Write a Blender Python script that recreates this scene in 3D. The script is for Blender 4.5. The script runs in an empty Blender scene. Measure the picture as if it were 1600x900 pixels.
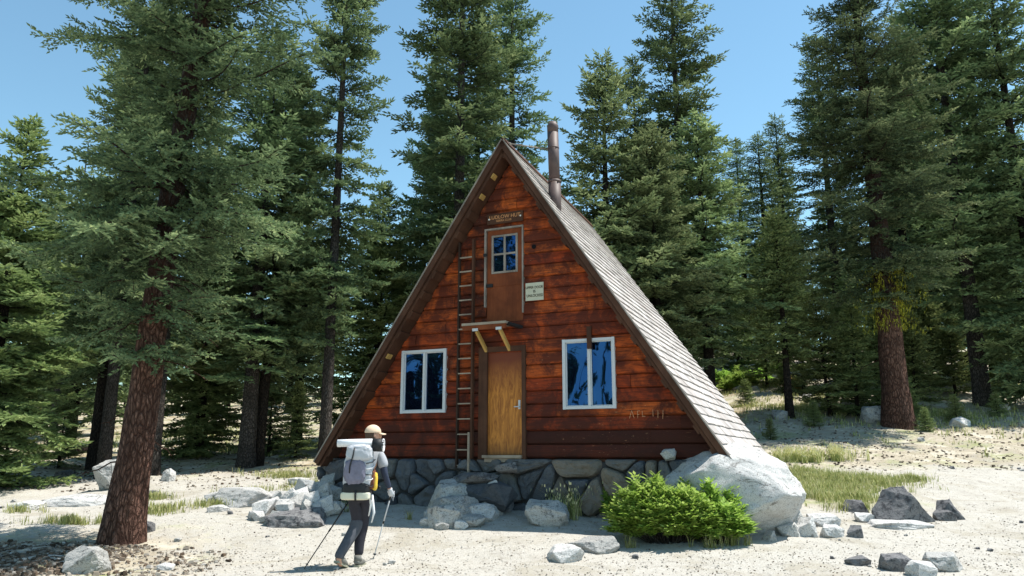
import bpy, bmesh, math, random
import numpy as np
from mathutils import Vector, Matrix, noise as mnoise

sc = bpy.context.scene
R = math.radians
# ---------------------------------------------------------------- camera
PITCH, CAMZ, FPX = R(12.0), 1.5, 1200.0
cam = bpy.data.cameras.new('camera'); cam.sensor_width = 36.0; cam.lens = 27.0
cam.clip_start = 0.05; cam.clip_end = 2000.0
co = bpy.data.objects.new('camera', cam); sc.collection.objects.link(co)
co.location = (0, 0, CAMZ); co.rotation_euler = (R(90) + PITCH, 0, 0)
sc.camera = co
# ---------------------------------------------------------------- sky, sun, exposure
SUN_EL, SUN_AZ = R(65), R(9)          # azimuth measured from +X towards +Y
w = bpy.data.worlds.new('World'); sc.world = w; w.use_nodes = True
nt = w.node_tree; bg = nt.nodes['Background']
sky = nt.nodes.new('ShaderNodeTexSky'); sky.sky_type = 'NISHITA'; sky.sun_disc = False
sky.sun_elevation = SUN_EL; sky.sun_rotation = R(90) - SUN_AZ
sky.altitude = 2200; sky.air_density = 1.3; sky.dust_density = 0.4; sky.ozone_density = 1.0
tn = nt.nodes.new('ShaderNodeMix'); tn.data_type = 'RGBA'; tn.blend_type = 'MULTIPLY'; tn.inputs[0].default_value = 1; tn.inputs[7].default_value = (1.04, 1.27, 1.14, 1)
nt.links.new(sky.outputs[0], tn.inputs[6]); nt.links.new(tn.outputs[2], bg.inputs[0]); bg.inputs[1].default_value = 0.112
sl = bpy.data.lights.new('sun', 'SUN'); sl.energy = 5.0; sl.angle = R(0.5); sl.color = (1.0, 0.955, 0.88)
so = bpy.data.objects.new('sun', sl); sc.collection.objects.link(so)
sdir = Vector((math.cos(SUN_EL) * math.cos(SUN_AZ), math.cos(SUN_EL) * math.sin(SUN_AZ), math.sin(SUN_EL)))
so.rotation_euler = sdir.to_track_quat('Z', 'Y').to_euler()
sc.view_settings.view_transform = 'Standard'; sc.view_settings.look = 'None'
sc.view_settings.exposure = 0.7; sc.view_settings.gamma = 1.0; sc.view_settings.use_curve_mapping = False
sc.cycles.max_bounces = 6; sc.cycles.transparent_max_bounces = 6

COL = sc.collection

# ---------------------------------------------------------------- helpers
def tag(o, label=None, cat=None, group=None, kind=None):
    if label: o['label'] = label
    if cat: o['category'] = cat
    if group: o['group'] = group
    if kind: o['kind'] = kind
    return o

def empty(name, loc=(0, 0, 0), rz=0.0, label=None, cat=None, group=None):
    o = bpy.data.objects.new(name, None); COL.objects.link(o)
    o.location = loc; o.rotation_euler = (0, 0, rz); o.empty_display_size = 0.1
    return tag(o, label, cat, group)

class MB:
    """collects shapes and links them as ONE mesh object"""
    def __init__(s): s.v = []; s.f = []; s.t = []; s.m = []; s.sm = []
    def poly(s, pts, faces, tint=0.5, mat=0, smooth=False):
        b = len(s.v); s.v += [tuple(p) for p in pts]
        for f in faces:
            s.f.append(tuple(b + i for i in f)); s.t.append(tint); s.m.append(mat); s.sm.append(smooth)
    def box(s, x0, x1, y0, y1, z0, z1, tint=0.5, mat=0, M=None):
        P = [Vector((x, y, z)) for z in (z0, z1) for y in (y0, y1) for x in (x0, x1)]
        if M is not None: P = [M @ p for p in P]
        s.poly(P, [(0, 2, 3, 1), (4, 5, 7, 6), (0, 1, 5, 4), (2, 6, 7, 3), (0, 4, 6, 2), (1, 3, 7, 5)], tint, mat)
    def beam(s, a, b, wd, th, up=(0, 0, 1), tint=0.5, mat=0):
        a = Vector(a); b = Vector(b); d = (b - a); L = d.length; d.normalize()
        x = d.cross(Vector(up)).normalized(); y = x.cross(d).normalized()
        M = Matrix((x, d, y)).transposed().to_4x4(); M.translation = a
        s.box(-wd / 2, wd / 2, 0, L, -th / 2, th / 2, tint, mat, M)
    def tube(s, pts, rad, n=8, tint=0.5, mat=0, smooth=True, caps=True, wob=0.0, seed=0):
        pts = [Vector(p) for p in pts]; k = len(pts)
        if not hasattr(rad, '__len__'): rad = [rad] * k
        up = Vector((0.13, 0.21, 1)).normalized(); b = len(s.v); rn = random.Random(seed)
        for i, p in enumerate(pts):
            d = (pts[min(i + 1, k - 1)] - pts[max(i - 1, 0)]).normalized()
            x = d.cross(up)
            if x.length < 0.12: x = d.cross(Vector((1, 0.1, 0)))
            x.normalize(); y = x.cross(d)
            if i and x.dot(px) < 0: x = -x; y = -y
            px = x
            for j in range(n):
                a = 2 * math.pi * j / n; r = rad[i] * (1 + wob * (rn.random() - .5))
                s.v.append(tuple(p + x * math.cos(a) * r + y * math.sin(a) * r))
        for i in range(k - 1):
            for j in range(n):
                s.f.append((b + i * n + j, b + i * n + (j + 1) % n, b + (i + 1) * n + (j + 1) % n, b + (i + 1) * n + j))
                s.t.append(tint); s.m.append(mat); s.sm.append(smooth)
        if caps:
            for f in (tuple(b + j for j in range(n))[::-1], tuple(b + (k - 1) * n + j for j in range(n))):
                s.f.append(f); s.t.append(tint); s.m.append(mat); s.sm.append(False)
    def build(s, name, mats, parent=None):
        me = bpy.data.meshes.new(name); me.from_pydata(s.v, [], s.f)
        if not isinstance(mats, (list, tuple)): mats = [mats]
        for m in mats: me.materials.append(m)
        a = me.attributes.new('tint', 'FLOAT', 'FACE'); a.data.foreach_set('value', s.t)
        me.polygons.foreach_set('material_index', s.m); me.polygons.foreach_set('use_smooth', s.sm)
        me.update(); o = bpy.data.objects.new(name, me); COL.objects.link(o)
        if parent is not None: o.parent = parent
        return o

def np_mesh(name, V, Q, tint, mat, parent=None, smooth=False):
    """V (n,3), Q (m,4) quads, tint (m,)"""
    me = bpy.data.meshes.new(name)
    me.vertices.add(len(V)); me.vertices.foreach_set('co', np.ascontiguousarray(V, dtype=np.float32).ravel())
    k = Q.shape[1]
    me.loops.add(Q.size); me.loops.foreach_set('vertex_index', Q.astype(np.int32).ravel())
    me.polygons.add(len(Q)); me.polygons.foreach_set('loop_start', np.arange(0, Q.size, k, dtype=np.int32))
    me.polygons.foreach_set('loop_total', np.full(len(Q), k, dtype=np.int32))
    me.polygons.foreach_set('use_smooth', np.full(len(Q), smooth))
    me.update(calc_edges=True)
    a = me.attributes.new('tint', 'FLOAT', 'FACE'); a.data.foreach_set('value', tint.astype(np.float32))
    me.materials.append(mat)
    o = bpy.data.objects.new(name, me); COL.objects.link(o)
    if parent is not None: o.parent = parent
    return o

def mesh_of(name): return bpy.data.objects[name].data

def copy_tree(o, parent=None):
    c = o.copy(); COL.objects.link(c); c.parent = parent
    for ch in list(o.children): copy_tree(ch, c)
    return c

def ray(px, py):
    u = (px - 800) / FPX; v = (450 - py) / FPX
    return Vector((u, math.cos(PITCH) - v * math.sin(PITCH), math.sin(PITCH) + v * math.cos(PITCH)))

# ---------------------------------------------------------------- terrain height
TY = np.array([-80, -20, 0, 9.5, 11, 12.3, 13.7, 16, 19, 24, 32, 45, 80, 160.])
TT = np.array([-.9, -.62, -.35, 0, .22, .36, .6, .9])
TZ = np.array([
 # -.9   -.62  -.35   0    .22   .36   .6   .9
 [-1.5, -1.5, -1.5, -1.5, -1.5, -1.5, -1.5, -1.5],
 [-.35, -.35, -.35, -.35, -.35, -.35, -.35, -.35],
 [0, 0, 0, 0, 0, 0, 0, 0],
 [.08, .05, 0, 0, 0, .02, .02, .02],
 [.20, .14, .05, .07, .08, .10, .12, .14],
 [.32, .24, .20, .25, .25, .27, .27, .27],
 [.42, .40, .42, .48, .48, .42, .42, .42],
 [.55, .55, .62, .62, .75, .75, .72, .72],
 [.80, .85, .90, .95, 1.15, 1.30, 1.25, 1.25],
 [1.15, 1.20, 1.28, 1.40, 1.95, 2.20, 2.35, 2.5],
 [1.7, 1.8, 1.95, 2.3, 3.5, 4.0, 4.3, 4.5],
 [2.8, 3.0, 3.3, 4.0, 6.6, 7.0, 7.0, 7.0],
 [6, 6.5, 7, 9, 11.5, 12, 12, 12],
 [12, 13, 14, 16, 18, 19, 20, 20]])
def ground_base(x, y):
    x = np.asarray(x, float); y = np.asarray(y, float)
    t = x / np.maximum(y, 8.0)
    yi = np.clip(np.searchsorted(TY, y) - 1, 0, len(TY) - 2); ti = np.clip(np.searchsorted(TT, t) - 1, 0, len(TT) - 2)
    fy = np.clip((y - TY[yi]) / (TY[yi + 1] - TY[yi]), 0, 1); ft = np.clip((t - TT[ti]) / (TT[ti + 1] - TT[ti]), 0, 1)
    ft = ft * ft * (3 - 2 * ft)
    return ((TZ[yi, ti] * (1 - ft) + TZ[yi, ti + 1] * ft) * (1 - fy) + (TZ[yi + 1, ti] * (1 - ft) + TZ[yi + 1, ti + 1] * ft) * fy)
def gz(x, y):
    x = float(x); y = float(y)
    z = float(ground_base(x, y))
    far = min(max((y - 14) / 14, 0), 1)
    n1 = mnoise.noise(Vector((x * .55, y * .55, 3.1))); n2 = mnoise.noise(Vector((x * 1.7, y * 1.7, 7.7)))
    n3 = mnoise.noise(Vector((x * 5.3, y * 5.3, 1.2)))
    return z + (n1 * (.035 + .16 * far) + n2 * (.018 + .06 * far) + n3 * .008)
def hit(px, py):
    d = ray(px, py); prev = 0.0; t = 5.0
    while t < 150:
        p = d * t
        if p.z + CAMZ < gz(p.x, p.y):
            a, b = prev, t
            for _ in range(18):
                m = (a + b) / 2; p = d * m
                if p.z + CAMZ < gz(p.x, p.y): b = m
                else: a = m
            p = d * b; return Vector((p.x, p.y, gz(p.x, p.y)))
        prev = t; t += 0.25
    p = d * 100; return Vector((p.x, p.y, gz(p.x, p.y)))

# ---------------------------------------------------------------- materials
class NT:
    def __init__(s, name, rough=0.8, spec=0.3):
        m = bpy.data.materials.new(name); m.use_nodes = True; s.m = m; s.t = m.node_tree
        s.b = s.t.nodes['Principled BSDF']; s.b.inputs['Roughness'].default_value = rough
        s.b.inputs['Specular IOR Level'].default_value = spec
        s.tc = s.t.nodes.new('ShaderNodeTexCoord')
    def n(s, typ, **kw):
        nd = s.t.nodes.new(typ)
        for k, v in kw.items():
            if isinstance(v, tuple) and v and v[0] == 'in': pass
            setattr(nd, k, v)
        return nd
    def l(s, a, b): s.t.links.new(a, b)
    def mapping(s, scale=(1, 1, 1), src='Object', rot=(0, 0, 0)):
        mp = s.n('ShaderNodeMapping'); mp.inputs['Scale'].default_value = scale; mp.inputs['Rotation'].default_value = rot
        s.l(s.tc.outputs[src], mp.inputs[0]); return mp.outputs[0]
    def noise(s, scale, detail=4, rough=.6, vec=None, dist=0):
        nd = s.n('ShaderNodeTexNoise'); nd.inputs['Scale'].default_value = scale; nd.inputs['Detail'].default_value = detail
        nd.inputs['Roughness'].default_value = rough; nd.inputs['Distortion'].default_value = dist
        s.l(vec if vec is not None else s.tc.outputs['Object'], nd.inputs['Vector']); return nd.outputs['Fac']
    def voro(s, scale, vec=None, feature='F1', out='Distance'):
        nd = s.n('ShaderNodeTexVoronoi', feature=feature); nd.inputs['Scale'].default_value = scale
        s.l(vec if vec is not None else s.tc.outputs['Object'], nd.inputs['Vector']); return nd.outputs[out]
    def ramp(s, fac, stops):
        r = s.n('ShaderNodeValToRGB'); e = r.color_ramp.elements
        while len(e) < len(stops): e.new(0.5)
        for i, (p, c) in enumerate(stops):
            e[i].position = p; e[i].color = (c, c, c, 1) if not hasattr(c, '__len__') else (*c, 1)
        s.l(fac, r.inputs[0]); return r.outputs[0]
    def mix(s, fac, a, b, mode='MIX'):
        x = s.n('ShaderNodeMix', data_type='RGBA', blend_type=mode)
        for v, i in ((fac, 0), (a, 6), (b, 7)):
            if hasattr(v, 'is_output') or hasattr(v, 'links'): s.l(v, x.inputs[i])
            elif i == 0: x.inputs[0].default_value = v
            else: x.inputs[i].default_value = (*v, 1) if len(v) == 3 else v
        return x.outputs[2]
    def math(s, op, a, b=0.0, clamp=False):
        x = s.n('ShaderNodeMath', operation=op, use_clamp=clamp)
        for v, i in ((a, 0), (b, 1)):
            if hasattr(v, 'links'): s.l(v, x.inputs[i])
            else: x.inputs[i].default_value = v
        return x.outputs[0]
    def attr(s, name='tint'):
        a = s.n('ShaderNodeAttribute'); a.attribute_name = name; return a.outputs['Fac']
    def rnd(s): return s.n('ShaderNodeObjectInfo').outputs['Random']
    def bump(s, h, strength=.4, dist=.02):
        b = s.n('ShaderNodeBump'); b.inputs['Strength'].default_value = strength; b.inputs['Distance'].default_value = dist
        s.l(h, b.inputs['Height']); s.l(b.outputs[0], s.b.inputs['Normal'])
    def col(s, c):
        if hasattr(c, 'links'): s.l(c, s.b.inputs['Base Color'])
        else: s.b.inputs['Base Color'].default_value = (*c, 1)
        return s

def simple(name, c, rough=.7, spec=.3, var=.25, scale=30, bump=.2, metal=0):
    n = NT(name, rough, spec); f = n.noise(scale)
    dark = tuple(v * (1 - var) for v in c); lite = tuple(min(v * (1 + var), 1) for v in c)
    n.col(n.mix(f, dark, lite)); n.b.inputs['Metallic'].default_value = metal
    if bump: n.bump(f, bump, .01)
    return n.m

def mat_foliage(name, dark, mid, lite, transl=.25, yellow=(.2, .2, .05)):
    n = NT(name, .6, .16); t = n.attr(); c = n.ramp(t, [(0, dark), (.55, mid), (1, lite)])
    hv = n.n('ShaderNodeHueSaturation'); rr = n.rnd()
    hv.inputs['Hue'].default_value = .5
    n.l(n.math('ADD', n.math('MULTIPLY', rr, .5), .78), hv.inputs['Value'])
    n.l(n.math('ADD', n.math('MULTIPLY', rr, .022), .489), hv.inputs['Hue'])
    n.l(c, hv.inputs['Color']); n.l(hv.outputs[0], n.b.inputs['Base Color'])
    tr = n.n('ShaderNodeBsdfTranslucent'); n.l(hv.outputs[0], tr.inputs[0])
    mx = n.n('ShaderNodeMixShader'); mx.inputs[0].default_value = transl
    n.l(n.b.outputs[0], mx.inputs[1]); n.l(tr.outputs[0], mx.inputs[2])
    n.l(mx.outputs[0], n.t.nodes['Material Output'].inputs[0]); return n.m

def mat_bark(name, a, b, c, scale=1.0, upper=None):
    n = NT(name, .9, .15)
    v = n.mapping((1, 1, .28)); wn = n.n('ShaderNodeTexNoise'); wn.inputs['Scale'].default_value = 5 * scale; wn.inputs['Detail'].default_value = 4
    n.l(v, wn.inputs['Vector']); va = n.n('ShaderNodeVectorMath', operation='MULTIPLY_ADD')
    n.l(wn.outputs['Color'], va.inputs[0]); va.inputs[1].default_value = (.16 / scale, .16 / scale, .10 / scale); n.l(v, va.inputs[2]); vv = va.outputs[0]
    cr = n.voro(17 * scale, vv, 'DISTANCE_TO_EDGE'); cr2 = n.voro(38 * scale, vv, 'DISTANCE_TO_EDGE'); cell = n.voro(17 * scale, vv, 'F1', 'Color')
    fn = n.noise(22 * scale, 6, .75, v, .5); big = n.noise(1.3, 4, .65)
    base = n.mix(fn, a, b); base = n.mix(n.ramp(big, [(.42, 0), (.62, 1)]), base, c)
    base = n.mix(.35, base, n.mix(cell, a, b))
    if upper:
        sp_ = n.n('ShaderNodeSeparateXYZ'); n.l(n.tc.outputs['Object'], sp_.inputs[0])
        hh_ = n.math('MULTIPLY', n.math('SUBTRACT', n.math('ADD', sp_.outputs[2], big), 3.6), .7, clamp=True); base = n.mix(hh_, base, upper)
    crack = n.ramp(n.math('ADD', cr, n.math('MULTIPLY', n.math('SUBTRACT', fn, .5), .22)), [(.0, 0), (.20, 1)]); c2 = n.ramp(cr2, [(0, .5), (.14, 1)])
    k = n.math('MULTIPLY', crack, c2)
    n.col(n.mix(k, tuple(x * .33 for x in a), base))
    n.bump(n.math('ADD', n.math('MULTIPLY', k, .8), n.math('MULTIPLY', fn, .6)), 1.0, .06)
    return n.m

def mat_rock(name, a, b, dark=(.09, .09, .09), sp=.52, lichen=None, vary=False):
    n = NT(name, .9, .2)
    big = n.noise(1.7, 5, .65); f = n.noise(9, 8, .75); g = n.noise(70, 3, .6)
    c = n.mix(big, a, b)
    c = n.mix(n.ramp(f, [(sp, 0), (sp + .1, 1)]), c, dark)
    c = n.mix(n.ramp(g, [(.32, .75), (.5, 0)]), c, dark)
    st_ = n.noise(3.2, 8, .8, n.mapping((1, 1, 2.6), rot=(.5, .3, 0)), 1.5); c = n.mix(n.ramp(st_, [(.56, 0), (.60, .85)]), c, dark)
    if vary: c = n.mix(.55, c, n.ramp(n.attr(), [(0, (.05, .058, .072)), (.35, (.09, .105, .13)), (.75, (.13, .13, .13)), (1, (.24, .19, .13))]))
    if lichen: c = n.mix(n.ramp(n.noise(2.6, 4, .6), [(.55, 0), (.68, .8)]), c, lichen)
    hv = n.n('ShaderNodeHueSaturation'); n.l(n.math('ADD', n.math('MULTIPLY', n.rnd(), .35), .8), hv.inputs['Value']); n.l(c, hv.inputs['Color']); c = hv.outputs[0]
    n.col(c); n.bump(n.math('ADD', f, n.math('MULTIPLY', g, .35)), .7, .03); return n.m

M = {}
M['granite'] = mat_rock('pale_granite', (.34, .335, .32), (.50, .49, .465), (.10, .10, .10), .55)
M['boulder'] = mat_rock('boulder_granite', (.48, .475, .46), (.58, .57, .555), (.16, .15, .14), .585)
M['darkrock'] = mat_rock('dark_rock', (.13, .13, .14), (.26, .255, .25), (.06, .06, .065), .5)
M['wallstone'] = mat_rock('foundation_stone', (.075, .08, .09), (.15, .15, .145), (.03, .032, .035), .54, vary=True)  # stones coloured darker and bluer to carry the shade on this wall
M['mortar'] = simple('mortar', (.05, .052, .055), .95, .1)
M['needles'] = mat_foliage('fir_needles', (.040, .064, .030), (.185, .255, .12), (.46, .53, .26), .28)
M['needles_light'] = mat_foliage('young_fir_needles', (.06, .095, .04), (.22, .28, .11), (.42, .46, .20), .30)
M['needles_mid'] = mat_foliage('sunlit_fir_needles', (.048, .075, .036), (.24, .31, .145), (.54, .60, .31), .28)  # brighter copy of fir_needles, its sunlit look put into the colour
M['needles_hero'] = mat_foliage('blue_green_fir_needles', (.030, .050, .026), (.155, .215, .105), (.48, .54, .27), .26)
M['leaf'] = mat_foliage('shrub_leaves', (.13, .24, .03), (.32, .48, .09), (.52, .66, .20), .42)
M['grass'] = mat_foliage('grass_blades', (.16, .20, .05), (.36, .38, .14), (.58, .53, .30), .3)
M['moss'] = mat_foliage('yellow_moss', (.16, .15, .015), (.32, .31, .03), (.5, .48, .06), .3)
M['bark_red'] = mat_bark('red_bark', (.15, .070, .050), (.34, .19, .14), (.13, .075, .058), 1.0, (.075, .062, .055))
M['bark_grey'] = mat_bark('grey_bark', (.10, .085, .075), (.22, .19, .17), (.07, .055, .045), 1.5)
M['bark_dark'] = mat_bark('dark_bark', (.045, .035, .03), (.10, .075, .06), (.03, .025, .02), 1.5)
M['deadwood'] = simple('dead_wood', (.30, .27, .24), .9, .1, .5, 12)
M['litter'] = NT('forest_litter', .9, .1).m
_n = NT('litter_bits', .9, .1); _n.col(_n.ramp(_n.attr(), [(0, (.04, .03, .022)), (.3, (.12, .085, .06)), (.6, (.24, .205, .165)), (1, (.44, .41, .37))])); M['litter'] = _n.m

def mat_ground():
    n = NT('granite_sand_ground', .95, .1)
    geo = n.n('ShaderNodeNewGeometry'); P = geo.outputs['Position']
    sx = n.n('ShaderNodeSeparateXYZ'); n.l(P, sx.inputs[0])
    big = n.noise(.35, 4, .6, P); mid = n.noise(1.6, 6, .7, P, .6); fine = n.noise(16, 6, .75, P); gr = n.noise(90, 2, .5, P)
    sand = n.mix(mid, (.38, .355, .31), (.52, .50, .455))
    sand = n.mix(n.ramp(fine, [(.50, 0), (.66, .75)]), sand, (.36, .33, .28))
    sand = n.mix(n.ramp(gr, [(.30, .8), (.42, 0)]), sand, (.20, .18, .16))
    sand = n.mix(n.ramp(n.noise(.8, 6, .75, P, .8), [(.50, 0), (.62, .55)]), sand, (.30, .265, .20))
    sand = n.mix(n.ramp(n.noise(5, 6, .8, P, .5), [(.55, 0), (.64, .6)]), sand, (.22, .20, .175))
    duff = n.mix(fine, (.16, .115, .07), (.42, .35, .23))
    duff = n.mix(n.ramp(mid, [(.42, 0), (.62, 1)]), duff, (.50, .46, .38))
    grn = n.mix(fine, (.13, .17, .05), (.36, .37, .17))
    duff = n.mix(n.ramp(n.noise(.9, 5, .7, P), [(.50, 0), (.64, .8)]), duff, grn)
    # forest floor mask: beyond the clearing (painted path stays pale), by world position and noise
    m = n.n('ShaderNodeAttribute'); m.attribute_name = 'duff'
    fac = n.math('ADD', m.outputs['Fac'], n.math('MULTIPLY', n.math('SUBTRACT', mid, .5), 1.1))
    fac = n.ramp(fac, [(.38, 0), (.66, 1)])
    n.col(n.mix(fac, sand, duff))
    n.bump(n.math('ADD', n.math('MULTIPLY', fine, .8), n.math('MULTIPLY', gr, .25)), .8, .035)
    return n.m
M['ground'] = mat_ground()

# ---------------------------------------------------------------- ground sheet
def duff_mask(x, y):
    t = x / max(y, 6)
    px = 800 + t * 1227
    v = min(max((y - 15.0) / 4.0, 0), 1)
    if t > .2:                                   # the pale path to the right
        v = min(max((y - 16.6 - .12 * (x - 6)) / 1.6, 0), 1) * (.62 if t > .3 else .9)
    if x < -1.5:
        v = min(max((y - 16.5) / 5.0, 0), 1) * .8
    d = math.hypot(x + 6.4, y - 10.3)            # under the leaning fir
    v = max(v, min(max(1.15 - d / 4.2, 0), 1) * .85)
    d = math.hypot((x - 6.3) / 1.7, y - 14.9)    # grassy strip behind the boulder
    v = max(v, min(max(1.1 - d / 1.6, 0), 1) * .75)
    return v
def spaced(a, b, step, lo, hi, grow=1.07):
    r = list(np.arange(a, b + 1e-6, step)); s = step
    while r[-1] < hi: s *= grow; r.append(r[-1] + s)
    s = step
    while r[0] > lo: s *= grow; r.insert(0, r[0] - s)
    return np.array(r)
xs = spaced(-9.5, 10.5, .09, -260, 260); ys = spaced(8.8, 17, .08, -120, 420)
V = []; DF = []
for y in ys:
    for x in xs:
        V.append((x, y, gz(x, y))); DF.append(duff_mask(x, y))
nx = len(xs); ny = len(ys); ii = np.arange(ny * nx).reshape(ny, nx)
Q = np.stack([ii[:-1, :-1], ii[:-1, 1:], ii[1:, 1:], ii[1:, :-1]], -1).reshape(-1, 4)
g = np_mesh('ground', np.array(V), Q, np.zeros(len(Q)), M['ground'], smooth=True); tag(g, kind='structure')
a = g.data.attributes.new('duff', 'FLOAT', 'POINT'); a.data.foreach_set('value', np.array(DF, dtype=np.float32))

# ================================================================ the hut
HZ = CAMZ + 1.378 - 1.5
HUT = Vector((-0.114, 14.0, 1.378)); HRZ = -R(24.1)
UC = .06; HALF = 3.93; Q0, Q1 = -.35, 4.75          # roof half width, front and back depth
def apex_z(q): return 5.86 - .05 * (q + .4)
def roof_pt(side, s, q, lift=0.0):
    """s 0 at the eave, 1 at the ridge; lift is normal to the slope"""
    az = apex_z(q) + (.02 if side < 0 else 0)
    x = UC + .04 * s + side * HALF * (1 - s); z = -.06 + (az + .06) * s
    nx_, nz_ = side * (az + .06), HALF; l = math.hypot(nx_, nz_)
    return Vector((x + nx_ / l * lift, q, z + nz_ / l * lift))
hut = empty('a_frame_hut', HUT, HRZ, 'red brown wooden A-frame hut with grey shingled roof standing on a stone foundation', 'hut')

# --- materials of the hut
def mat_siding():
    n = NT('red_stained_siding', .75, .18)
    t = n.attr(); v = n.mapping((.8, 1, 14)); grain = n.noise(3.2, 6, .7, v, .8); blot = n.noise(1.9, 6, .7, None, .6)
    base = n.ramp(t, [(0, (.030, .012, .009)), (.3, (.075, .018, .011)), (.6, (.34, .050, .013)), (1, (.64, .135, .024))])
    c = n.mix(n.ramp(grain, [(.36, .8), (.56, 0)]), base, (.03, .012, .008))
    c = n.mix(n.ramp(blot, [(.44, .9), (.60, 0)]), c, (.075, .018, .011))
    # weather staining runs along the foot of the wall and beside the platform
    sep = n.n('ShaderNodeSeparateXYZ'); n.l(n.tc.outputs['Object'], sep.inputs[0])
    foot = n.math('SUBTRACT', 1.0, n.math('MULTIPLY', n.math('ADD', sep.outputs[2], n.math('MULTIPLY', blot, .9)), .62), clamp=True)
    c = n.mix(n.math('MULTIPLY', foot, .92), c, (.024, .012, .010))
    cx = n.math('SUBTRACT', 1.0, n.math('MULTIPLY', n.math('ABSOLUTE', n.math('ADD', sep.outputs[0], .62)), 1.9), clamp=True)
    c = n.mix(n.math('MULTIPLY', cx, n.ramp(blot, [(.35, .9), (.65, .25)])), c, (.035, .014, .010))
    # scuffed spots where the stain has flaked off to pale wood
    vs = n.mapping((2.2, 1, 11)); fl = n.noise(3.4, 7, .8, vs)
    pl = n.noise(.8, 2, .5)
    k = n.math('MULTIPLY', n.ramp(fl, [(.61, 0), (.66, 1)]), n.ramp(pl, [(.48, .1), (.62, 1)]))
    c = n.mix(k, c, (.55, .30, .16)); n.col(c)
    n.bump(n.math('ADD', grain, n.math('MULTIPLY', fl, .4)), .5, .015); return n.m
def mat_wood(name, a, b, axis='z', rough=.75, sc_=1):
    n = NT(name, rough, .2); s = {'x': (1, 12, 12), 'y': (12, 1, 12), 'z': (12, 12, 1)}[axis]
    g_ = n.noise(2.5 * sc_, 6, .7, n.mapping(s), .7); b_ = n.noise(2.3, 3)
    n.col(n.mix(n.ramp(b_, [(.35, .5), (.65, 0)]), n.mix(g_, a, b), tuple(x * .35 for x in a))); n.bump(g_, .4, .01); return n.m
M['siding'] = mat_siding()
M['trim_dark'] = mat_wood('dark_trim', (.05, .022, .014), (.13, .06, .035))
M['door_brown'] = mat_wood('brown_door', (.12, .030, .014), (.30, .085, .028))
M['char'] = mat_wood('blackened_wood', (.025, .014, .010), (.07, .04, .028))
M['weathered'] = mat_wood('weathered_edge', (.16, .13, .11), (.46, .41, .36), 'z')
M['worn_board'] = mat_wood('worn_board', (.22, .17, .13), (.50, .42, .33), 'x')
M['yellow_wood'] = mat_wood('new_yellow_wood', (.42, .25, .07), (.62, .40, .14))
M['alu'] = simple('aluminium_frame', (.52, .54, .57), .45, .5, .12, 40, .05)
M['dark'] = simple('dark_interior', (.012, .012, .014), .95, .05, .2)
M['black'] = simple('black_gear', (.015, .016, .018), .6, .3)
M['white'] = simple('painted_white', (.75, .75, .72), .6, .3, .06)
def mat_ply():
    n = NT('ochre_plywood_door', .55, .3); v = n.mapping((5, 5, .8)); gr = n.ramp(n.noise(2.0, 7, .7, v, 2.6), [(.38, 0), (.62, 1)]); lo = n.noise(1.3, 3)
    c = n.mix(gr, (.26, .085, .015), (.58, .23, .042))
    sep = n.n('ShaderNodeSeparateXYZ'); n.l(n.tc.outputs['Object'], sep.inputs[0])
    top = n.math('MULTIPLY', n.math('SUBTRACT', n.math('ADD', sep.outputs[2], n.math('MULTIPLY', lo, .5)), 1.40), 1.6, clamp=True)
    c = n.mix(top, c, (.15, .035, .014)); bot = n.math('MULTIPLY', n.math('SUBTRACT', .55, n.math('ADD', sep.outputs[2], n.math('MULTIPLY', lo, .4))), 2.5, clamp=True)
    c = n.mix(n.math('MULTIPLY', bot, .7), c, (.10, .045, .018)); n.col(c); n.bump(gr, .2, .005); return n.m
M['ply'] = mat_ply()
def mat_shingle():
    n = NT('weathered_shingles', .85, .2); t = n.attr(); v = n.mapping((4, 4, 1)); f = n.noise(7, 6, .7); b = n.noise(1.1, 4, .65)
    c = n.ramp(t, [(0, (.33, .305, .29)), (.5, (.43, .395, .375)), (1, (.52, .49, .465))])
    c = n.mix(n.ramp(f, [(.38, .5), (.52, 0)]), c, (.28, .25, .24)); c = n.mix(n.ramp(b, [(.55, 0), (.75, .5)]), c, (.34, .27, .24))
    n.col(c); n.bump(f, .4, .01); return n.m
M['shingle'] = mat_shingle()
def mat_pane():
    n = NT('window_glass', .015, .5); n.col((.002, .004, .010)); n.b.inputs['IOR'].default_value = 2.25
    n.b.inputs['Specular Tint'].default_value = (.12, .36, 1, 1)
    v = n.noise(1.1, 1, .4, None, .8); n.bump(v, .35, .04); return n.m
M['glass'] = mat_pane()

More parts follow.
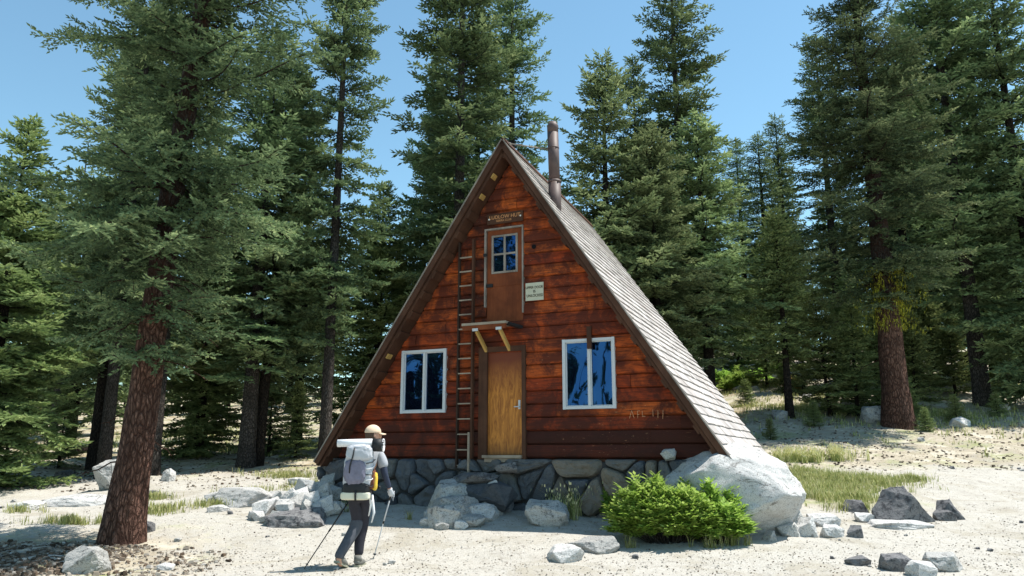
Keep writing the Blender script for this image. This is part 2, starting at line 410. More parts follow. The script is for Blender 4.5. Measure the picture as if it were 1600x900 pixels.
# --- wall of lapped boards; openings left out cell by cell
UNDER = .16                                                     # wall ends under the roof
OPEN = [(-2.165, -1.228, .84, 2.01), (1.145, 2.06, .845, 2.035), (-.36, .34, .0, 1.9), (-.385, .35, 2.46, 4.23)]
def wall_u(side, z):
    s = (z + .06) / (apex_z(0) + .06); return UC + .04 * s + side * (HALF * (1 - s) - UNDER / math.sin(R(56)))
rn = random.Random(5); mb = MB(); z0 = .0; course = 0
while z0 < 5.62:
    hgt = .232 if z0 < 3 else .225
    cuts = [-4.2]
    while cuts[-1] < 4.2: cuts.append(cuts[-1] + rn.uniform(2.0, 4.8))
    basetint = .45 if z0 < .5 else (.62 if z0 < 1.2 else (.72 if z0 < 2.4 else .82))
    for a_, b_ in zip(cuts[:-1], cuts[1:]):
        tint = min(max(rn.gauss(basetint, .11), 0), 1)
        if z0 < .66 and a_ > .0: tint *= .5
        K = 7; us = sorted(set([a_ + .003, b_ - .003] + [x for o in OPEN for x in o[:2] if a_ < x < b_] + list(np.arange(math.ceil(a_ / .35) * .35, b_, .35))))
        wob = rn.uniform(-.006, .006)
        for k in range(K):
            za, zb = z0 + hgt * k / K, z0 + hgt * (k + 1) / K
            ya = -.034 * math.sin(math.pi * min((k + .35) / K, 1)) ** .6 - wob; yb = -.034 * math.sin(math.pi * min((k + 1.35) / K, .97)) ** .6 - wob
            if k == 0: ya = .035
            for u0, u1 in zip(us[:-1], us[1:]):
                cu, cz = (u0 + u1) / 2, (za + zb) / 2
                if any(o[0] < cu < o[1] and o[2] < cz < o[3] for o in OPEN): continue
                def cl(u, z): return min(max(u, wall_u(-1, z)), wall_u(1, z))
                p = [(cl(u0, za), ya, za), (cl(u1, za), ya, za), (cl(u1, zb), yb, zb), (cl(u0, zb), yb, zb)]
                if p[1][0] - p[0][0] < 1e-4 and p[2][0] - p[3][0] < 1e-4: continue
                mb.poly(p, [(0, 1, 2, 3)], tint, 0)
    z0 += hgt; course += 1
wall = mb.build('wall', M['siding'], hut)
mb = MB(); mb.poly([(wall_u(-1, 0), 4.3, 0), (wall_u(1, 0), 4.3, 0), (UC + .04, 4.3, 5.5), (wall_u(-1, 0), 4.35, 0), (wall_u(1, 0), 4.35, 0), (UC + .04, 4.35, 5.5)], [(0, 1, 2), (5, 4, 3), (0, 2, 5, 3), (1, 4, 5, 2), (0, 3, 4, 1)], .5)
mb.build('back_wall', M['siding'], hut)
mb = MB(); mb.box(-3.7, 3.8, .06, 4.25, -.05, -.01); mb.build('floor_platform', M['trim_dark'], hut)
# near-black panels behind the openings paint in the unlit room
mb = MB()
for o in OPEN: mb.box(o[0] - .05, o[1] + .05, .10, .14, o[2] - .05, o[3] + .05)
mb.build('dark_backing', M['dark'], hut)

# --- roof: sheathing slabs, shingle courses, rake boards, soffit, rafters
roof = MB()
for side in (-1, 1):
    P = []
    for lift in (-.10, 0):
        for s in (0, 1):
            for q in (Q0 + .04, Q1): P.append(roof_pt(side, s, q, lift))
    f = [(0, 1, 3, 2), (4, 6, 7, 5), (0, 4, 5, 1), (2, 3, 7, 6), (0, 2, 6, 4), (1, 5, 7, 3)]
    roof.poly(P, f, .3, 0)
roof_o = roof.build('roof', M['trim_dark'], hut)
rn = random.Random(11); NC = 37
sh = MB()
for side in (-1, 1):
    for c in range(NC):
        s0 = -.008 + c / NC; s1 = s0 + 1.55 / NC
        q = Q0 + rn.uniform(-.01, .01)
        wav = [rn.uniform(-.0016, .0016) for _ in range(3)]
        while q < Q1:
            q2 = min(q + rn.uniform(.16, .42), Q1 + .02); ds = rn.uniform(-.0011, .0011) + wav[int((q - Q0) / (Q1 - Q0 + .1) * 3)]
            th = .034 + rn.uniform(-.004, .006); t = rn.random()
            a0, a1 = s0 + ds, min(s1, .999)
            P = [roof_pt(side, a0, q + .002, .006), roof_pt(side, a0, q2 - .002, .006), roof_pt(side, a1, q2 - .002, .003), roof_pt(side, a1, q + .002, .003),
                 roof_pt(side, a0, q + .002, .010 + th), roof_pt(side, a0, q2 - .002, .010 + th), roof_pt(side, a1, q2 - .002, .008), roof_pt(side, a1, q + .002, .008)]
            sh.poly(P, [(0, 1, 2, 3), (7, 6, 5, 4), (0, 4, 5, 1), (1, 5, 6, 2), (2, 6, 7, 3), (3, 7, 4, 0)], t)
            q = q2
sh.build('shingles', M['shingle'], roof_o)
mb = MB()
for side in (-1, 1):
    P = [roof_pt(side, .985, Q0 - .01, .045), roof_pt(side, .985, Q1, .045), roof_pt(side, 1.004, Q1, .045), roof_pt(side, 1.004, Q0 - .01, .045)]
    P += [p + Vector((0, 0, .02)) for p in P]
    mb.poly(P, [(0, 1, 2, 3), (7, 6, 5, 4), (0, 4, 5, 1), (1, 5, 6, 2), (2, 6, 7, 3), (3, 7, 4, 0)], .3)
mb.build('ridge_cap', M['trim_dark'], roof_o)
for side in (-1, 1):
    mb = MB(); P = []
    for lift in (-.092, .005):
        for q in (Q0 - .045, Q0 + .001):
            for s in (-.004, 1.0): P.append(roof_pt(side, s, q, lift))
    mb.poly(P, [(0, 1, 3, 2), (4, 6, 7, 5), (0, 4, 5, 1), (2, 3, 7, 6), (0, 2, 6, 4), (1, 5, 7, 3)], .5)
    rb = mb.build('rake_board', M['trim_dark'], roof_o)
    mb = MB(); P = []
    for lift in (.008, .030):
        for q in (Q0 - .060, Q0 - .002):
            for s in (-.004, 1.0): P.append(roof_pt(side, s, q, lift))
    mb.poly(P, [(0, 1, 3, 2), (4, 6, 7, 5), (0, 4, 5, 1), (2, 3, 7, 6), (0, 2, 6, 4), (1, 5, 7, 3)], .5)
    mb.build('drip_edge', M['weathered'], roof_o)
    mb = MB(); P = []
    for lift in (-.150, -.103):
        for q in (Q0 + .004, .0):
            for s in (-.004, .99): P.append(roof_pt(side, s, q, lift))
    mb.poly(P, [(0, 1, 3, 2), (4, 6, 7, 5), (0, 4, 5, 1), (2, 3, 7, 6), (0, 2, 6, 4), (1, 5, 7, 3)], .5)
    mb.build('soffit', M['trim_dark'], roof_o)
    # lookout blocks under the overhang; a few are just small yellow patches
    for k in range(16):
        mb = MB(); s = .03 + k * .062; P = []
        ye = side < 0 and k in (5, 13, 14)
        for lift in (-.185, -.152):
            for q in ((Q0 + .03, Q0 + .17) if ye else (Q0 + .005, -.002)):
                for s_ in (s, s + (.014 if ye else .022)): P.append(roof_pt(side, s_, q, lift))
        mb.poly(P, [(0, 1, 3, 2), (4, 6, 7, 5), (0, 4, 5, 1), (2, 3, 7, 6), (0, 2, 6, 4), (1, 5, 7, 3)], .5)
        mb.build('lookout_block', M['yellow_wood'] if ye else M['trim_dark'], roof_o)

# --- windows
def window(name, o, midx=True):
    u0, u1, a, b = o; mb = MB(); t = .045; y0, y1 = -.075, -.03
    mb.box(u0 - .02, u0 + t - .01, y0, .06, a - .015, b + .015); mb.box(u1 - t + .01, u1 + .02, y0, .06, a - .015, b + .015)
    mb.box(u0 + t - .01, u1 - t + .01, y0 + .003, .06, b - t + .01, b + .012); mb.box(u0 + t - .01, u1 - t + .01, y0 + .003, .06, a - .012, a + t - .01)
    m_ = (u0 + u1) / 2 + .01
    mb.box(m_ - .022, m_ + .022, y0 + .012, .05, a + t - .01, b - t + .01)
    for (x0, x1) in ((u0 + t - .01, m_ - .022), (m_ + .022, u1 - t + .01)):       # sashes
        zz0, zz1 = a + t - .01, b - t + .01; q = .018
        for bx in ((x0, x0 + q, zz0, zz1), (x1 - q, x1, zz0, zz1), (x0 + q, x1 - q, zz0, zz0 + q), (x0 + q, x1 - q, zz1 - q, zz1)):
            mb.box(bx[0], bx[1], -.035, .0, bx[2], bx[3])
    fr = mb.build(name, M['alu'], hut)
    for (x0, x1, w_) in ((u0 + t, m_ - .02, .004), (m_ + .02, u1 - t, -.005)):
        mb = MB(); N = 8                                                                  # a slightly bowed pane
        pts = []
        for j in range(N + 1):
            for i in range(N + 1):
                fx, fz = i / N, j / N
                pts.append((x0 + (x1 - x0) * fx, -.014 + w_ * (fx - .5) * 2 + .006 * math.sin(fx * 3.14) * math.sin(fz * 3.14), a + t + (b - a - 2 * t) * fz))
        mb.poly(pts, [(j * (N + 1) + i, j * (N + 1) + i + 1, (j + 1) * (N + 1) + i + 1, (j + 1) * (N + 1) + i) for j in range(N) for i in range(N)], .5, 0, True)
        mb.build('pane', M['glass'], fr)
    return fr
window('window', OPEN[0]); win_right = window('window', OPEN[1])
mb = MB(); mb.box(1.60, 1.68, -.12, -.079, 1.86, 2.25); mb.build('shutter_hook_board', M['trim_dark'], hut)

# --- lower door
u0, u1, a, b = OPEN[2]; mb = MB()
mb.box(u0, u1, -.005, .035, a + .06, b); dl = mb.build('door', M['ply'], hut)
mb = MB(); mb.box(u0 - .16, u0 - .002, -.065, .04, a - .02, b + .10); mb.box(u1 + .002, u1 + .075, -.065, .04, a - .02, b + .10)
mb.box(u0 - .002, u1 + .002, -.062, .04, b + .003, b + .10); mb.build('door_frame', M['trim_dark'], dl)
mb = MB(); mb.box(u0 - .06, u0 + .015, -.075, -.02, a + .06, b - .01); mb.build('door_stop', M['trim_dark'], dl)
mb = MB(); mb.box(u0 - .05, u1 + .01, -.13, .02, a + .005, a + .055); mb.box(u0 - .02, u1, -.09, .01, a - .07, a); mb.build('threshold', M['worn_board'], dl)
mb = MB(); mb.box(u1 - .085, u1 - .045, -.016, -.006, .86, 1.02); mb.tube([(u1 - .065, -.016, .9), (u1 - .065, -.06, .9)], .012); mb.tube([(u1 - .065, -.058, .9), (u1 - .15, -.058, .9)], .010)
mb.build('handle', M['alu'], dl)

# --- upper door with its four-light window
u0, u1, a, b = OPEN[3]; wu0, wu1, wz0, wz1 = -.245, .215, 3.42, 4.09; mb = MB()
for bx in ((u0, u1, a, wz0 - .28), (u0 + .01, wu0 - .04, wz0 - .28, b), (wu1 + .04, u1 - .01, wz0 - .28, b), (wu0 - .04, wu1 + .04, wz1 + .04, b), (wu0 - .04, wu1 + .04, wz0 - .28, wz0 - .04)):
    mb.box(bx[0], bx[1], -.012 if bx[3] < 3.2 else -.022, .03, bx[2], bx[3])
du = mb.build('upper_door', M['door_brown'], hut)
mb = MB(); t = .032
mb.box(wu0 - .038, wu0, -.038, .02, wz0 - .038, wz1 + .038); mb.box(wu1, wu1 + .038, -.038, .02, wz0 - .038, wz1 + .038)
mb.box(wu0, wu1, -.036, .02, wz1, wz1 + .036); mb.box(wu0, wu1, -.036, .02, wz0 - .036, wz0)
mx_, mz_ = (wu0 + wu1) / 2, (wz0 + wz1) / 2
mb.box(mx_ - .02, mx_ + .02, -.032, .01, wz0, wz1); mb.box(wu0, mx_ - .02, -.031, .01, mz_ - .017, mz_ + .017); mb.box(mx_ + .02, wu1, -.031, .01, mz_ - .017, mz_ + .017)
mb.build('window_frame', M['weathered'], du)
mb = MB(); mb.poly([(wu0, .004, wz0), (wu1, .004, wz0), (wu1, -.024, wz1), (wu0, -.024, wz1)], [(0, 1, 2, 3)]); mb.build('pane', M['glass'], du)
mb = MB(); mb.box(u0 - .034, u0 - .004, -.07, .02, 2.75, b + .034); mb.box(u1 + .004, u1 + .028, -.07, .02, 2.60, b + .034); mb.box(u0 - .004, u1 + .004, -.068, .02, b + .004, b + .034)
mb.build('casing', M['weathered'], du)
mb = MB(); mb.box(u0 - .02, u0 + .13, -.05, -.024, 3.13, 3.19); mb.build('hinge', M['black'], du)
mb = MB(); mb.box(u0 - .05, u0 + .02, -.085, -.071, 3.72, 3.78); mb.build('hinge', M['black'], du)

# --- platform under the upper door
mb = MB(); mb.box(-.69, .20, -.44, -.30, 2.36, 2.405, .5); mb.box(-.69, .20, -.295, -.05, 2.36, 2.40, .4); pf = mb.build('platform', M['worn_board'], hut)
mb = MB(); mb.box(-.68, .19, -.425, -.385, 2.275, 2.357); mb.build('joist', M['door_brown'], pf)
for u in (-.42, .05):
    mb = MB(); mb.beam((u, -.37, 2.272), (u + .05, -.045, 1.93), .07, .045, (1, 0, 0)); mb.build('bracket', M['yellow_wood'], pf)
    mb = MB(); mb.box(u - .05, u + .06, -.44, -.428, 2.25, 2.30); mb.build('strap', M['alu'], pf)
mb = MB(); mb.beam((.21, -.36, 2.36), (.33, -.05, 2.33), .09, .05); mb.build('end_block', M['black'], pf)

# --- vent hole
mb = MB(); mb.tube([(.585, -.05, 3.82), (.585, -.01, 3.82)], .042, 14); mb.build('vent', M['dark'], hut)

# --- stone foundation: fitted boulders in mortar
def clip_poly(poly, p, nrm):
    out = []
    for i in range(len(poly)):
        a_, b_ = poly[i], poly[(i + 1) % len(poly)]; da = (a_ - p).dot(nrm); db = (b_ - p).dot(nrm)
        if da <= 0: out.append(a_)
        if da * db < 0: out.append(a_ + (b_ - a_) * (da / (da - db)))
    return out
rn = random.Random(23); seeds = []
for row, z in enumerate((-.12, -.36, -.62, -.92)):
    u = -4.0 + rn.uniform(0, .2)
    while u < 4.1:
        seeds.append(Vector((u + rn.uniform(-.07, .07), z + rn.uniform(-.15, .15)))); u += rn.choice([.22, .34, .5, .75, .9])
fnd = MB(); fnd.box(-3.80, 3.95, .02, 4.4, -1.3, -.06, .5, 1)
for i, s in enumerate(seeds):
    poly = [Vector(v) for v in ((-4.02, -1.15), (4.08, -1.15), (4.08, -.005), (-4.02, -.005))]
    for j, o in enumerate(seeds):
        if i != j and (o - s).length < 1.6: poly = clip_poly(poly, (s + o) / 2, (o - s).normalized())
    if len(poly) < 3: continue
    c = sum(poly, Vector((0, 0))) / len(poly)
    # densify and round
    ring = []
    for k in range(len(poly)):
        a_, b_ = poly[k], poly[(k + 1) % len(poly)]; n_ = max(1, int((b_ - a_).length / .07))
        for q in range(n_): ring.append(a_ + (b_ - a_) * q / n_)
    rr = len(ring); sm = [(ring[k - 1] + ring[k] * 2 + ring[(k + 1) % rr]) / 4 for k in range(rr)]
    dep = rn.uniform(.07, .22); tilt = Vector((rn.uniform(-.5, .5), rn.uniform(-.5, .5))); rings = []
    for sc_, d_ in ((.985, 0), (.95, .5), (.86, .85), (.6, 1.0), (.3, 1.03)):
        for p in sm:
            q = c + (p - c) * (sc_ - .006 / max((p - c).length, .05))
            nn = mnoise.noise(Vector((q.x * 5, q.y * 5, i))) * .075 + mnoise.noise(Vector((q.x * 14, q.y * 14, i))) * .03
            rings.append(Vector((q.x, .03 - dep * d_ - (nn + tilt.dot(q - c) * .5) * (d_ > .4), q.y)))
    rings.append(Vector((c.x, .03 - dep * 1.04, c.y))); f = []
    for k in range(4):
        for j in range(rr): f.append((k * rr + j, k * rr + (j + 1) % rr, (k + 1) * rr + (j + 1) % rr, (k + 1) * rr + j))
    for j in range(rr): f.append((4 * rr + j, 4 * rr + (j + 1) % rr, 5 * rr))
    fnd.poly(rings, f, rn.random(), 0, False)
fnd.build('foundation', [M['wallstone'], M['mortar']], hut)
bpy.data.materials['foundation_stone']

# --- chimney pipe
M['rust'] = simple('rusty_stove_pipe', (.085, .055, .05), .6, .4, .5, 7, .15)
cpx, cpy = .84, .42; zb = 4.35
mb = MB(); mb.tube([(cpx, cpy, zb), (cpx - .005, cpy, zb + .85)], .120, 24); pipe = mb.build('chimney_pipe', M['rust'], roof_o)
mb = MB(); mb.tube([(cpx - .005, cpy, zb + .853), (cpx - .03, cpy, zb + 1.85)], .108, 24)
mb.tube([(cpx - .005, cpy, zb + .82), (cpx - .005, cpy, zb + .87)], .127, 24); mb.tube([(cpx - .025, cpy, zb + 1.52), (cpx - .026, cpy, zb + 1.55)], .116, 24)
mb.tube([(cpx - .03, cpy, zb + 1.851), (cpx - .03, cpy, zb + 2.0), (cpx - .03, cpy, zb + 2.08)], [.108, .112, .07], 24)
mb.build('chimney_pipe', M['rust'], roof_o)
mb = MB(); mb.tube([roof_pt(1, .985, -.3, .08), (cpx - .14, cpy - .03, zb + 1.53)], .012, 6); mb.tube([roof_pt(1, .985, -.3, .05), roof_pt(1, .985, -.3, .09)], .03, 6); mb.build('stay_rod', M['weathered'], roof_o)

def hloc(u, q, z): return HUT + Matrix.Rotation(HRZ, 3, 'Z') @ Vector((u, q, z))
# --- ladder fixed to the wall
lad = empty('ladder', hloc(-.775, -.12, -.16), HRZ, 'tall dark wooden ladder with pale rungs on the hut wall left of the doors', 'ladder')
mb = MB(); mb.box(-.165, -.135, -.02, .05, 0, 4.21); mb.build('rail', M['char'], lad)
mb = MB(); mb.box(.135, .17, -.03, .05, .15, 4.24); mb.build('rail', M['trim_dark'], lad)
mb = MB(); mb.box(.10, .132, -.06, .0, -.22, .62); mb.build('rail_foot', M['worn_board'], lad)
for k in range(15):
    mb = MB(); mb.box(-.134, .134, -.018, .02, .02 + k * .276, .043 + k * .276); mb.build('rung', M['worn_board'], lad)

# --- signs
def text_mesh(body, size, mat, parent, loc, ext=.002, name='lettering', rot=(R(90), 0, 0), sx=1.0):
    cu = bpy.data.curves.new('t', 'FONT'); cu.body = body; cu.size = size; cu.align_x = 'CENTER'; cu.align_y = 'CENTER'; cu.extrude = ext; cu.offset = size * .012
    t = bpy.data.objects.new('t', cu); COL.objects.link(t); dg = bpy.context.evaluated_depsgraph_get()
    me = bpy.data.meshes.new_from_object(t.evaluated_get(dg)); bpy.data.objects.remove(t)
    me.materials.clear(); me.materials.append(mat)
    o = bpy.data.objects.new(name, me); COL.objects.link(o); o.parent = parent; o.location = loc; o.rotation_euler = rot; o.scale = (sx, 1, 1); return o
M['ink'] = simple('dark_ink', (.06, .055, .04), .8, .1)
M['carved'] = simple('carved_wood', (.50, .24, .11), .8, .1)
M['scratch'] = simple('scratched_wood', (.60, .33, .19), .8, .1)
M['signwhite'] = simple('weathered_sign_face', (.50, .49, .38), .7, .2, .12, 8)
ns = empty('name_sign', hloc(.01, -.062, 4.44), HRZ, 'dark carved wooden name board above the upper door', 'sign')
mb = MB(); mb.box(-.37, .37, -.02, .02, -.10, .10); mb.build('board', M['trim_dark'], ns)
text_mesh('LUDLOW HUT', .098, M['carved'], ns, (0, -.023, .025)); text_mesh('SIERRA CLUB', .055, M['carved'], ns, (-.02, -.023, -.048))
for x in (-.325, .325):
    mb = MB(); mb.tube([(x, -.028, 0), (x, -.018, 0)], .016, 10); mb.build('bolt', M['white'], ns)
ds = empty('door_notice', hloc(.60, -.058, 2.97), HRZ, 'small cream notice reading upper door is unlocked, right of the upper door', 'sign')
mb = MB(); mb.box(-.175, .175, -.006, .012, -.165, .165); mb.build('board', M['signwhite'], ds)
text_mesh('UPPER DOOR', .066, M['ink'], ds, (0, -.009, .075), .0015, sx=.84); text_mesh('IS', .07, M['ink'], ds, (0, -.009, 0), .0015); text_mesh('UNLOCKED', .07, M['ink'], ds, (.01, -.009, -.078), .0015, sx=.86)
# scratches cut into a board low on the right (they read roughly A E I I I)
mb = MB(); base = (2.32, -.048, .66)
for seg in ([(-.02, 0), (.02, .13)], [(.02, .13), (.06, 0)], [(.12, 0), (.12, .12)], [(.12, .12), (.16, .12)], [(.12, .06), (.15, .06)], [(.20, .02), (.20, .12)], [(.20, .03), (.25, .03)], [(.38, .02), (.38, .14)], [(.46, 0), (.465, .12)], [(.54, -.02), (.55, .13)]):
    mb.tube([(base[0] + seg[0][0], base[1], base[2] + seg[0][1]), (base[0] + seg[1][0], base[1], base[2] + seg[1][1])], .0048, 4)
mb.build('scratched_letters', M['scratch'], hut)

# ================================================================ conifers
def conifer(seed, h, Rr, cb, tr, path=None, whorl=.34, nb=(4, 7), droop=.35, sec=.13, sp=.085, sw=.05, sl_=.17, prof=.8, bare=.08,
            bark='bark_dark', needles='needles', lop=None, base_flare=1.25, dead=8, name='fir_tree', seclen=.46, e_lo=-8, e_hi=38, twigs=True, inner=.14, zj=.40, topgap=0, fill=0):
    rn = np.random.RandomState(seed); pr = random.Random(seed)
    root = empty(name)
    path = path or (lambda z: Vector((0, 0, z)))
    def trad(z): t = z / h; return tr * ((1 - t) ** .85) * (1 + (base_flare - 1) * math.exp(-z / (.35 + tr))) + .008
    mb = MB(); zs = np.linspace(-.3, h, 46)
    mb.tube([path(z) for z in zs], [trad(max(z, 0)) for z in zs], 20, .5, 0, True, False, .10, seed)
    BP, BD, BS, BL = [], [], [], []
    z = cb * h
    while z < h * .995:
        t = (z - cb * h) / (h - cb * h); n_ = pr.randint(*nb)
        if t > .8: n_ = max(3, n_ - 1)
        a0 = pr.random() * 6.28
        for k in range(n_ + fill):
            if k < n_ and pr.random() < bare: continue
            az = a0 + 6.283 * k / n_ + pr.uniform(-.35, .35)
            L = Rr * ((1 - t) ** prof) * min(1, .55 + t * 3.0) * pr.choice([.55, .75, .9, 1.0, 1.1, 1.25]) * pr.uniform(.9, 1.1) + .10
            if k >= n_: az = -1.57 + pr.uniform(-1.9, 1.9); L = Rr * (1 - t * .6) * pr.uniform(.22, .50)
            elif lop: L *= lop(az, t, pr)
            if L < .08: continue
            e = R(e_lo + (e_hi - e_lo) * t ** 1.3 + pr.uniform(-9, 9)); dr = droop * (1 - t * .75) * pr.uniform(.6, 1.3)
            ss = np.linspace(0, 1, 9); c0 = path(z + pr.uniform(-.5, .5) * whorl); pts = []
            bend = pr.uniform(-.35, .35); wz = pr.uniform(.02, .09); wf = pr.uniform(3, 8); wp = pr.uniform(0, 6)
            for s in ss:
                ho = L * s * math.cos(e); vz = L * (math.sin(e) * s - dr * s * s + dr * .75 * s ** 3)
                aa = az + bend * s
                pts.append(Vector((c0.x + math.cos(aa) * ho, c0.y + math.sin(aa) * ho, c0.z + vz + s * L * wz * math.sin(s * wf + wp))))
            br = max(.005, min(trad(z) * .3, .009 * L + .005))
            mb.tube(pts, [br * (1 - .85 * s) for s in ss], 4, .5, 0, True, False)
            P = np.array([tuple(p) for p in pts]); m = max(3, int(L * .92 / sec)); st = np.linspace(inner, 1, m)
            pos = np.stack([np.interp(st, ss, P[:, i]) for i in range(3)], 1)
            tg = np.stack([np.interp(st, ss, np.gradient(P[:, i])) for i in range(3)], 1); tg /= np.linalg.norm(tg, axis=1)[:, None]
            sd = np.cross(tg, [0, 0, 1.]); sd /= np.linalg.norm(sd, axis=1)[:, None] + 1e-6
            for sg in (-1, 1):
                ang = rn.uniform(.75, 1.15, m)
                d = tg * np.cos(ang)[:, None] + sd * sg * np.sin(ang)[:, None]; d[:, 2] -= rn.uniform(-zj * .5, zj, m)
                d /= np.linalg.norm(d, axis=1)[:, None]
                ln = np.minimum((1.05 - st) * L * seclen + .12, .75) * rn.uniform(.6, 1.15, m)
                ln *= np.where(st < .3, (st / .3) ** .7, 1); ln *= np.where(rn.uniform(0, 1, m) < .12, .25, 1) * (1 + .30 * np.sin(st * wf * 4 + wp + sg))
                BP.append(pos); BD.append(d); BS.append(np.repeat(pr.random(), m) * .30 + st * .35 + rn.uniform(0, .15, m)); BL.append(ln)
            # terminal shoot
            BP.append(pos[-1:]); BD.append(tg[-1:]); BS.append(np.array([.5])); BL.append(np.array([.18]))
        z += whorl * pr.choice([.5, .8, 1, 1.3]) * (1 - .45 * t) * (1 + topgap * t)
    # leader
    BP.append(np.array([tuple(path(h - .3))])); BD.append(np.array([[0, 0, 1.]])); BS.append(np.array([.5])); BL.append(np.array([.45]))
    for k in range(dead):                                              # dead snags below the crown
        zz = pr.uniform(.35 * cb, min(cb * 1.3 + .03, .9)) * h; c0 = path(zz); az = pr.random() * 6.28; L = pr.uniform(.3, 1.1) * min(1, Rr)
        pts = [c0 + Vector((math.cos(az + s * .4) * L * s, math.sin(az + s * .4) * L * s, -L * .35 * s * s + pr.uniform(-.03, .03))) for s in np.linspace(0, 1, 6)]
        mb.tube(pts, [.014 * (1 - .8 * s) + .002 for s in np.linspace(0, 1, 6)], 4, .5, 0, True, False)
        for q in range(3):
            b = pts[2 + q]; mb.tube([b, b + Vector((pr.uniform(-.25, .25), pr.uniform(-.25, .25), pr.uniform(-.2, .05)))], [.006, .002], 3, .5, 0, True, False)
    BP = np.concatenate(BP); BD = np.concatenate(BD); BS = np.concatenate(BS); BL = np.concatenate(BL)
    J = int(math.ceil(BL.max() / sp)); j = np.arange(J)
    tpos = (j[None, :] + rn.uniform(.1, .9, (len(BL), J))) * sp
    keep = tpos < BL[:, None]; ib, ij = np.nonzero(keep); tp = tpos[ib, ij]
    D = BD[ib]; n = len(ib); P = BP[ib] + D * tp[:, None]
    P[:, 2] -= .10 * tp ** 2
    S = np.cross(D, [0, 0, 1.]); S /= np.linalg.norm(S, axis=1)[:, None] + 1e-6
    sg = np.where((ij % 2) == 0, 1, -1); an = rn.uniform(.35, 1.0, n)
    tipk = tp > BL[ib] - sp; an[tipk] *= .2
    d = D * np.cos(an)[:, None] + S * (sg * np.sin(an))[:, None]; d[:, 2] += rn.uniform(-.40, .75, n); d /= np.linalg.norm(d, axis=1)[:, None]
    L = sl_ * rn.uniform(.6, 1.3, n); W = sw * rn.uniform(.7, 1.3, n)
    s2 = np.cross(d, np.stack([rn.uniform(-.25, .25, n), rn.uniform(-.25, .25, n), np.ones(n)], 1)); s2 /= np.linalg.norm(s2, axis=1)[:, None] + 1e-6
    u2 = np.cross(s2, d)
    def kite(side, wf):
        mid = P + d * (L * .42)[:, None] + u2 * (W * .12)[:, None]
        return np.stack([P, mid + side * (W * wf)[:, None], P + d * L[:, None], mid - side * (W * wf)[:, None]], 1)
    K = np.concatenate([kite(s2, .55), kite(u2, .42)], 0).reshape(-1, 3)
    Q_ = np.arange(len(K)).reshape(-1, 4)
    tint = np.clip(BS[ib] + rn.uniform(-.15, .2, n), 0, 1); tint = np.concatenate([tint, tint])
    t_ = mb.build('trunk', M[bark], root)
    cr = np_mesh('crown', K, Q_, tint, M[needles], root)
    return root

def put(root, x, y, h_scale=1, r_scale=1, rz=0, label=None, cat='tree', group=None, tilt=(0, 0)):
    root.location = (x, y, gz(x, y) - .05); root.scale = (r_scale, r_scale, h_scale); root.rotation_euler = (tilt[0], tilt[1], rz)
    return tag(root, label, cat, group)
def XY(px, py, Y):
    d = ray(px, py); return d.x / d.y * Y, Y

# --- the big leaning fir in the left foreground: trunk path keeps its side bends; forward lean added to cast shade lower left
hb = Vector((*XY(190, 835, 11.9), 0)); hb.z = gz(hb.x, hb.y)
cp = []
for px, py, dy in ((190, 842, 0), (203, 760, 0), (214, 690, -.02), (228, 600, -.08), (238, 520, -.18), (252, 430, -.32), (262, 340, -.5), (280, 240, -.75), (300, 120, -1.0), (318, 10, -1.3), (330, -90, -1.6), (340, -260, -2.0)):
    d = ray(px, py); Y = 11.9 + dy; p = d * (Y / d.y) + Vector((0, 0, CAMZ)); cp.append(p - hb)
cz = [p.z for p in cp]
def hero_path(z):
    if z <= cz[0]: return Vector((cp[0].x, cp[0].y, z))
    if z >= cz[-1]:
        k = (z - cz[-1]) / (cz[-1] - cz[-2]); q = cp[-1] + (cp[-1] - cp[-2]) * k; return q
    return Vector((float(np.interp(z, cz, [p.x for p in cp])), float(np.interp(z, cz, [p.y for p in cp])), z))
def hero_lop(az, t, pr):
    c = math.cos(az); front = math.sin(az) < -.35
    f = 1.0
    if t < .15: f = .62 + .25 * pr.random()
    if t > .28: f *= pr.choice([.5, .7, .85, 1.0, 1.4]) * (1.12 if abs(c) > .6 else .9) * (1.12 if c > 0 else .95)
    return f
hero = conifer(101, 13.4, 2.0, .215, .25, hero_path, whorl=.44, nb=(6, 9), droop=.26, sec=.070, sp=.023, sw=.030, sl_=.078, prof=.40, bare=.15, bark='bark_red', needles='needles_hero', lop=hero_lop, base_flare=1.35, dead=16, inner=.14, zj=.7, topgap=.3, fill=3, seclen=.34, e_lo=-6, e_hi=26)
hero.location = hb; tag(hero, 'big leaning fir with thick reddish cracked bark in the left foreground', 'tree')

